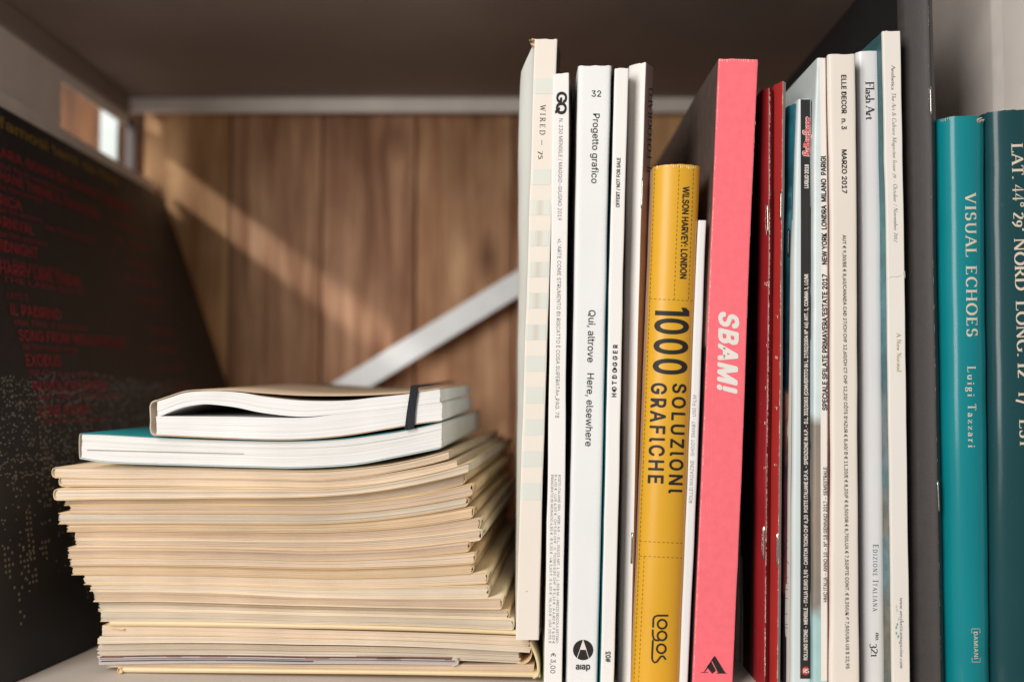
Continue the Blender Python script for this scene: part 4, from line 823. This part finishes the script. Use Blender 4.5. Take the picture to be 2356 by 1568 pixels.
def block(name, root, top, bot, xl, xr, Y0, sk, D, depth, K, m, jit=.03, n=46, seed=0, endjit=0, rec=0, round_=0):
    """leaves lying flat: front edge made of K stepped gatherings, drawn out backwards"""
    rg = random.Random(seed); js = [rg.uniform(-jit, jit) for _ in range(K)]; ej = [rg.uniform(-endjit, endjit) for _ in range(K)]; ejl = [rg.uniform(-endjit, endjit) for _ in range(K)]
    ks = sorted([0, 1]+[min(.97, max(.03, (i+rg.uniform(-.28, .28))/K)) for i in range(1, K)])
    rows = []; uv = []
    for c in range(n+1):
        f = c/n; row = []
        for k in range(K):
            x = xl+(xr-xl)*f + (ej[k]*smooth((f-.9)/.1)) + ejl[k]*smooth((.1-f)/.1)
            for vv in (ks[k], ks[k+1]):
                yt, yb = top(x), bot(x); y = yt+(yb-yt)*vv
                P = on_plane(x, y, Y0, sk)
                w = js[k]+.012*noise.noise(Vector((P.x*.6, k*3.1, seed)))
                if round_: w += round_*(1-math.sqrt(max(0, 1-(2*vv-1)**2*.96)))
                row.append(P + D*(w+rec)); uv.append((P.x*.1, vv))
        a = row[-1]+D*(depth-rec); b_ = row[0]+D*(depth-rec)
        row += [a, b_]; uv += [(0, 1), (0, 0)]; rows.append(row)
    V, F = grid(rows, closed=True); nc = len(rows[0]); F.append(tuple(range(nc))[::-1]); F.append(tuple(range(n*nc, n*nc+nc)))
    for k in range(nc): uv[k] = (uv[k][0], uv[k][1])
    o = link(name, mesh(name, V, F, uv), m, root); return o
def shell(name, root, path, Y0, sk, D, depth, th, m, step=12, fwd=.03, rows_=(0, .3, .65, 1), fn=True, off=0, smooth_=True, wav=.01, seed=0):
    P = fine(path, step) if fn else [Vector(p) for p in path]
    rows = []
    for r in rows_:
        rows.append([on_plane(p.x, p.y, Y0, sk) + D*(-fwd + wav*noise.noise(Vector((p.x*.02, p.y*.05, seed))) + depth*r) for p in P])
    o = link(name, mesh(name, *grid(rows)), m, root, smooth_); solid(o, th, off); return o

PM = [page_mat('old_leaves_0', '#cfb08e', '#f2e4d0', 42, stain=.06, tints=True, contrast=1.6), page_mat('old_leaves_1', '#bd9c7c', '#eedcc6', 55, stain=.08, tints=True, contrast=1.6), page_mat('old_leaves_2', '#cdb89e', '#f4e8d6', 34, stain=.05, tints=True, contrast=1.6),
      page_mat('old_leaves_3', '#b5a28a', '#efe4d2', 48, stain=.08, tints=True, contrast=1.6), page_mat('old_leaves_4', '#d0ac80', '#efddc2', 50, stain=.07, tints=True, contrast=1.6)]
CMs = [mat('yellowed_cover_%d' % i, c, .6, .25, var=.1, vscale=30, bump=.1, spots=.5, spotcol=s_, sscale=45) for i, (c, s_) in enumerate((('#e2c9a2', '#8a4a40'), ('#d8b98f', '#5d4038'), ('#e6d2b2', '#a05548'), ('#d9c09e', '#6a4a50')))]
GP = 'old yellowed magazines lying in the stack'
MAGS = [ # xl xr | top/bottom at left, middle, right | spine side, label
 (120, 1032, 1075, 1099, 1083.5, 1104, 1037, 1055, 'L', 'top yellowed magazine of the stack, directly under the white book, round fold at left'),
 (136, 1051.5, 1096.6, 1118, 1104.5, 1124, 1056, 1081, 'L', 'second yellowed magazine from the top, tucked in at left with a ragged right corner'),
 (124, 1078, 1124, 1150, 1125, 1143, 1064, 1086, 'L', 'paler third magazine from the top, jutting out at left over a shadowed one'),
 (148, 1070, 1150, 1162, 1144.5, 1161.4, 1090, 1112, 'R', 'shaded tan magazine right under the paler jutting one, fourth from the top'),
 (160, 1088, 1162, 1181, 1162.3, 1181.5, 1112.5, 1138, 'R', 'fifth magazine from the top, its folded spine standing out at right'),
 (134.5, 1077, 1181, 1205, 1182, 1205, 1141, 1163, 'R', 'sixth magazine from the top, poking out at left with its spine drawn back at right'),
 (154, 1089, 1205.6, 1222, 1205.3, 1224.7, 1164, 1190, 'R', 'seventh magazine from the top, below the one poking out at left'),
 (172, 1105, 1222, 1241.5, 1225, 1245.6, 1190.5, 1215.5, 'R', 'eighth magazine from the top, upper of two spines level at right'),
 (174, 1107.6, 1241.7, 1259, 1246, 1266.5, 1216.5, 1242, 'R', 'ninth magazine from the top, lower of two spines level at right'),
 (156.5, 1081, 1259.5, 1283, 1267, 1288.3, 1242.7, 1267, 'R', 'tenth magazine from the top, its spine set back above a dark slit'),
 (161, 1093, 1284, 1301, 1288.8, 1308, 1269.6, 1295, 'R', 'eleventh magazine from the top, below the dark slit'),
 (165, 1089, 1301, 1322, 1308.2, 1329, 1296, 1319, 'R', 'twelfth magazine from the top, last one with its spine well set back at right'),
 (193, 1122, 1322.3, 1343.5, 1329.3, 1350.6, 1317, 1342, 'R', 'thirteenth magazine from the top, stepping in at left under a wider one'),
 (206.5, 1124.7, 1343.8, 1358.5, 1350.9, 1372.7, 1348, 1373.6, 'R', 'fourteenth magazine from the top with whiter leaves'),
 (215, 1155, 1359, 1383.4, 1373, 1392.6, 1375, 1400.5, 'R', 'fifteenth magazine from the top, spine stepping out at right'),
 (226, 1171, 1383.7, 1405.5, 1392.9, 1413.8, 1402, 1425, 'R', 'sixteenth magazine from the top, spine close to the cream standing magazine'),
 (231, 1182, 1405.8, 1429, 1414, 1432.8, 1425.8, 1449, 'R', 'seventeenth magazine from the top, resting on the glossy rolled folder'),
]
def crv(xl, yl, xm, ym, xr, yr, bow=0):
    ms = (ym-yl)/(xm-xl); c = (yr-ym-ms*(xr-xm))/(xr-xm)**2
    def f(x):
        if x < xm: return yl+ms*(x-xl) - bow*math.sin(PI*(x-xl)/(xm-xl)) if x > xl else yl
        return ym+ms*(x-xm)+c*(x-xm)**2
    return f
for i, (xl, xr, tl, bl, tm, bm_, tr, br, sd_, lab) in enumerate(MAGS):
    root = thing('magazine', lab, 'magazine', GP)
    rg = random.Random(i*3+1); j = rg.uniform(-.14, .14) + (.35 if i == 3 else -.2 if i == 2 else 0)
    bow = 3.2 if i > 8 else 1.0
    top = crv(xl, tl, 690, tm, xr, tr, bow); bot = crv(xl, bl, 690, bm_, xr, br, bow)
    wt = lambda x, f=top: f(x)+1.5*noise.noise(Vector((x*.006, i*5.1, 1))); wb_ = lambda x, f=bot: f(x)-.4+1.5*noise.noise(Vector((x*.006, i*5.1+5.1, 1)))
    pm = PM[rg.randrange(5)] if i not in (2, 13) else PM[2]
    dep = 26+rg.uniform(-1, 1)
    px_l = xl+(5 if sd_ == 'L' else 1.5); px_r = xr-(4 if sd_ == 'R' else .5)
    block('pages', root, lambda x: wt(x)+1.4, lambda x: wb_(x)-1.4, px_l, px_r, Y00+j, SK, DD, dep, 10+i % 4, pm, jit=.04, seed=i, endjit=2.2 if sd_ == 'R' else 1.4, rec=.03)
    N = 26
    if sd_ == 'R':
        yt, yb = wt(xr), wb_(xr); r = min(7, (yb-yt)*.38)
        path = [(xl+(xr-r-xl)*k/N, wt(xl+(xr-r-xl)*k/N)) for k in range(N+1)] + [(xr-r*.3, yt+r*.35), (xr, yt+r), (xr+.4, (yt+yb)/2), (xr, yb-r), (xr-r*.3, yb-r*.3)] + [(xl+(xr-r-xl)*k/N, wb_(xl+(xr-r-xl)*k/N)) for k in range(N, -1, -1)]
    else:
        yt, yb = wt(xl), wb_(xl); r = min(8, (yb-yt)*.42)
        path = [(xr+(xl+r-xr)*k/N, wt(xr+(xl+r-xr)*k/N)) for k in range(N+1)] + [(xl+r*.25, yt+r*.4), (xl, yt+r), (xl-.3, (yt+yb)/2), (xl, yb-r), (xl+r*.25, yb-r*.35)] + [(xr+(xl+r-xr)*k/N, wb_(xr+(xl+r-xr)*k/N)) for k in range(N, -1, -1)]
    shell('cover', root, path, Y00+j, SK, DD, dep, .035, CMs[rg.randrange(4)], fn=False, fwd=.015, seed=i)
    if sd_ == 'R' and i > 3:      # small print near the front end of the folded spine
        V = []; F = []
        for k in range(rg.randint(3, 5)):
            y = (yt+yb)/2+rg.uniform(-4, 4); P = on_plane(xr+.4, y, Y00+j, SK)+Vector((.03, 0, 0)); P += DD*(.5+k*.22)
            w = rg.uniform(.06, .12); add(V, F, [P, P+DD*w, P+DD*w+Vector((0, 0, .12)), P+Vector((0, 0, .12))], [(0, 1, 2, 3)])
        link('spine_print', mesh('spine_print', V, F), I_dk, root)['kind'] = 'stuff'
def lay(label, xl, xr, tl, bl, tm, bm_, tr, br, m, cat='magazine', name='magazine', j=0, K=5, seed=0, ej=2, dep=26, jit=.04, rnd=0, group=GP, bow=3):
    root = thing(name, label, cat, group)
    top = crv(xl, tl, 690, tm, xr, tr, bow); bot = crv(xl, bl, 690, bm_, xr, br, bow)
    block('pages' if not rnd else 'rolled_sheet', root, top, bot, xl, xr, Y00+j, SK, DD, dep, K, m, jit=jit, seed=seed+50, endjit=ej, round_=rnd); return root, top, bot
M_roll = mat('glossy_cream_sheet', '#e3cda4', .4, .4, var=.05, vscale=25, bump=.08, bscale=500, spots=.3, spotcol='#b98b52', sscale=110)
r18, _, _ = lay('shiny cream rolled folder sandwiched in the lower stack, its round edge catching light', 252, 1190, 1425.5, 1441, 1433, 1446.5, 1450, 1461, M_roll, 'folder', 'folder', j=-.15, K=9, seed=18, ej=0, jit=.002, rnd=.16, group=None, bow=1)
shell('curled_corner', r18, [(248, 1434), (254, 1441), (268, 1445), (285, 1447)], Y00-.1, SK, DD, 3, .05, CMs[0], step=4)
lay('dog-eared magazine just below the shiny rolled folder', 236, 1215, 1438, 1462, 1447.5, 1468.5, 1463, 1490, PM[0], j=.05, K=6, seed=19, ej=3)
lay('thin magazine with frayed left corner, second below the shiny rolled folder', 226, 1218, 1464, 1480, 1469.5, 1481.5, 1487.5, 1500, PM[2], j=-.05, K=4, seed=20, ej=4)
lay('thick soft magazine with a ragged right end, third below the shiny rolled folder', 227, 1196, 1481, 1511, 1484, 1511.5, 1497, 1524, PM[3], j=.22, K=7, seed=21, ej=4, jit=.06)
r22, t22, b22 = lay('short glossy brochure with plum and navy coloured edge near the bottom of the stack', 227, 1054, 1511.5, 1528.5, 1512.5, 1526.5, 1516.5, 1529, page_mat('brochure_leaves', '#8f8d94', '#d8d2ca', 26), 'brochure', 'brochure', j=-.05, K=5, seed=22, ej=.5, group=None)
block('plum_cover', r22, lambda x: t22(x)-.2, lambda x: t22(x)+5, 229, 1046, Y00-.09, SK, DD, 25, 2, mat('plum_print', '#7a5752', .6, var=.5, vscale=220, stretch=(.3, 1, 1)), seed=5)
block('navy_leaf', r22, lambda x: b22(x)-8+(x-227)*.004, lambda x: b22(x)-6.6+(x-227)*.004, 232, 720, Y00-.09, SK, DD, 5, 1, mat('navy_print', '#2b3145', .6), seed=6, n=30)
shell('spine_fold', r22, [(1040, 1515.5), (1050, 1517), (1054.5, 1522), (1051, 1527.5), (1040, 1530)], Y00-.06, SK, DD, 25, .04, mat('brochure_cover', '#cfc6b6', .5), step=3)
lay('thin magazine lying on the bottom folder, longer at right than the brochure above it', 249, 1228, 1528, 1534, 1527.5, 1538.5, 1527, 1544, PM[1], j=.12, K=4, seed=23, ej=5)
r24, _, _ = lay('cream bottom folder of the stack, rolled at left and flipped up at its right end', 271, 1243, 1533, 1547, 1538, 1550.3, 1546, 1559, M_roll, 'folder', 'folder', j=-.1, K=9, seed=24, ej=0, jit=.002, rnd=.14, group=None, bow=0)
z4 = lambda x, y: (690.2+.2441*x, 1196.4+.2441*y)
shell('flap', r24, [z4(2172, 1150), z4(2212, 1240), z4(2240, 1330), z4(2248, 1420), z4(2236, 1462), z4(2195, 1478)], Y00-.1, SK, DD, 6, .13, M_roll, step=4)
shell('curled_sheet', r24, [z4(2050, 1345), z4(2110, 1350), z4(2160, 1318), z4(2184, 1262), z4(2176, 1190)], Y00+.1, SK, DD, 6, .035, CMs[1], step=4)
shell('rolled_end', r24, [z4(690/1-(690.2-690.2)-0, 0)] if False else [(279, 1536), (273, 1536.5), (270.5, 1541), (273, 1546), (279, 1547), (282, 1543), (279, 1539.5)], Y00-.16, SK, DD, 4, .03, CMs[1], step=2.5)

# white book under the notebook
RB = math.radians(2.6); SKB = -math.tan(RB); DB = Vector((math.sin(RB), math.cos(RB), .004))
root = thing('book', 'thick white-edged paperback with a turquoise cover lying on the yellowed magazines', 'book')
tb = [tuple(p) for p in fine([(184, 997), (245, 999), (359, 1005.5), (481, 1010.5), (600, 1013.5), (690, 1013.6), (788, 1009), (885, 996.5), (934, 988.5), (980, 979), (1018, 969.5)], 10)]
bb = [tuple(p) for p in fine([(184, 1054.5), (261, 1065), (457, 1071.5), (600, 1075.5), (690, 1076.5), (812, 1069.5), (910, 1052.5), (1013.5, 1031.5)], 10)]
Mw = page_mat('bright_white_leaves', '#cfccc8', '#f2f1ee', 34, rough=.9, contrast=.9)
block('pages', root, lambda x: interp(tb, x)+1.2, lambda x: interp(bb, x)-3.5, 188, 1016, Y00-.05, SKB, DB, 23, 11, Mw, jit=.018, n=70, seed=71, endjit=.8, rec=.02)
M_tq = mat('turquoise_cover', '#22777b', .35, .4, var=.05)
shell('cover', root, [(p[0], p[1]) for p in tb], Y00-.05, SKB, DB, 23, .04, M_tq, fn=False)
shell('cover', root, [(p[0], p[1]-1.2) for p in bb], Y00-.05, SKB, DB, 23, .06, mat('pale_blue_card', '#b9c4c4', .5), fn=False)
shell('spine', root, [(190, 997.3), (184.5, 999), (183, 1025), (184.5, 1053), (190, 1055.5)], Y00-.05, SKB, DB, 23, .05, mat('worn_spine_card', '#b8a894', .7), step=6)
block('leaf_gap_shade', root, lambda x: 1034.4+(x-195)*.026-.7, lambda x: 1034.4+(x-195)*.026+.7*max(0, 1-(x-195)/380), 200, 560, Y00-.085, SKB, DB, .05, 1, mat('leaf_shadow_gap', '#8c8078', .9), seed=2, n=20, jit=.0)  # dark sliver painting the shade of a gap between the leaves

# notebook
RN = math.radians(1.5); SKN = -math.tan(RN); DN = Vector((math.sin(RN), math.cos(RN), .021)); DN2 = Vector((math.sin(RN), math.cos(RN), .009)); DN1 = Vector((math.sin(RN), math.cos(RN), .015))
YN = Y00-.1
root = thing('notebook', 'kraft-covered notebook with wavy white leaves and black elastic band on top of the stack', 'notebook')
cov = fine([(361.6, 920.5), (390, 911), (422.6, 900.5), (457, 896.7), (530, 897.6), (600, 903), (690, 908.6), (780, 909.5), (860, 907.5), (939, 902.7), (975, 898), (1012, 892.5)], 9)
ptop = [tuple(p) for p in fine([(361, 923), (390, 914), (422.6, 903.5), (457, 899.5), (505, 899), (560, 903.5), (603, 911.5), (690, 921), (788, 921.5), (861, 914), (939, 905.6), (1009, 894.5)], 9)]
pmb = [tuple(p) for p in fine([(361, 958), (370, 956.5), (395, 945.5), (420, 936.7), (450, 931), (481, 929.4), (542, 936.5), (603, 949), (690, 958), (763, 953), (885, 940.6), (1014, 924.7)], 9)]
pmt = [tuple(p) for p in fine([(361, 957), (370, 957), (530, 958.7), (690, 960.8), (763, 953.6), (885, 941), (1016, 925)], 9)]
pb = [tuple(p) for p in fine([(359, 1000), (481, 1005.5), (603, 1010), (690, 1009.5), (788, 1001.5), (885, 986.5), (958.7, 974), (1016, 967)], 9)]
M_nb = page_mat('notebook_leaves', '#d8d6d3', '#f5f4f2', 28, rough=.9, contrast=.9)
block('upper_leaves', root, lambda x: interp(ptop, x), lambda x: max(interp(pmb, x), interp(ptop, x)+2), 362, 1012, YN, SKN, DN1, 21, 6, M_nb, jit=.012, n=90, seed=81, endjit=1.2, rec=.02)
block('lower_leaves', root, lambda x: interp(pmt, x), lambda x: interp(pb, x)-1.2, 360, 1016.5, YN, SKN, DN2, 21, 7, M_nb, jit=.012, n=80, seed=82, endjit=1.2, rec=.02)
M_kraft = mat('kraft_cover', '#c6ac90', .75, .2, var=.08, vscale=300, bump=.2, bscale=1500)
shell('front_cover', root, [(p.x, p.y) for p in cov], YN, SKN, DN, 21.3, .05, M_kraft, fn=False)
shell('back_cover', root, [(356, 1000)]+[(p[0], p[1]+.6) for p in pb], YN, SKN, DN2, 21.3, .05, M_kraft, fn=False)
shell('spine', root, [(363, 920.5), (352, 924), (346.5, 934), (347.5, 965), (346.8, 985), (350, 997), (358, 1001.5)], YN, SKN, DN, 21.3, .07, mat('kraft_spine', '#c9b6a2', .75, var=.1, vscale=200), step=4)
M_el = mat('black_elastic', '#2a2c31', .85, .2, var=.5, vscale=1400, stretch=(1, 1, .05))
def ribbon():
    a = [on_plane(x, y, YN-.1, SKN) for x, y in ((944, 889.5), (962, 891.5), (944.5, 893), (962.5, 894.5), (940, 920), (958.5, 920), (935.5, 950), (954.8, 950), (931, 986), (953, 983.5))]
    V = []; F = []
    U = Vector((0, 0, .03))
    e1 = on_plane(944, 889.5, YN, SKN)+DN*21.3+U; e2 = on_plane(962, 891, YN, SKN)+DN*21.3+U
    f1 = on_plane(944, 889.5, YN, SKN)+DN*.5+U; f2 = on_plane(962, 891, YN, SKN)+DN*.5+U
    pts = [(e1, e2), (f1, f2)]+[(a[i], a[i+1]) for i in range(0, 10, 2)]+[(on_plane(931, 987, YN, SKN)+DN*.6, on_plane(953, 984.5, YN, SKN)+DN*.6), (on_plane(931, 985, YN, SKN)+DN*21, on_plane(953, 983, YN, SKN)+DN*21)]
    for l, r in pts: V += [l+(r-l)*k/4 for k in range(5)]
    F = [(i*5+k, i*5+k+1, i*5+k+6, i*5+k+5) for i in range(len(pts)-1) for k in range(4)]
    o = link('elastic_band', mesh('elastic_band', V, F), M_el, root); solid(o, .06, 0); bevel(o, .02)
ribbon()
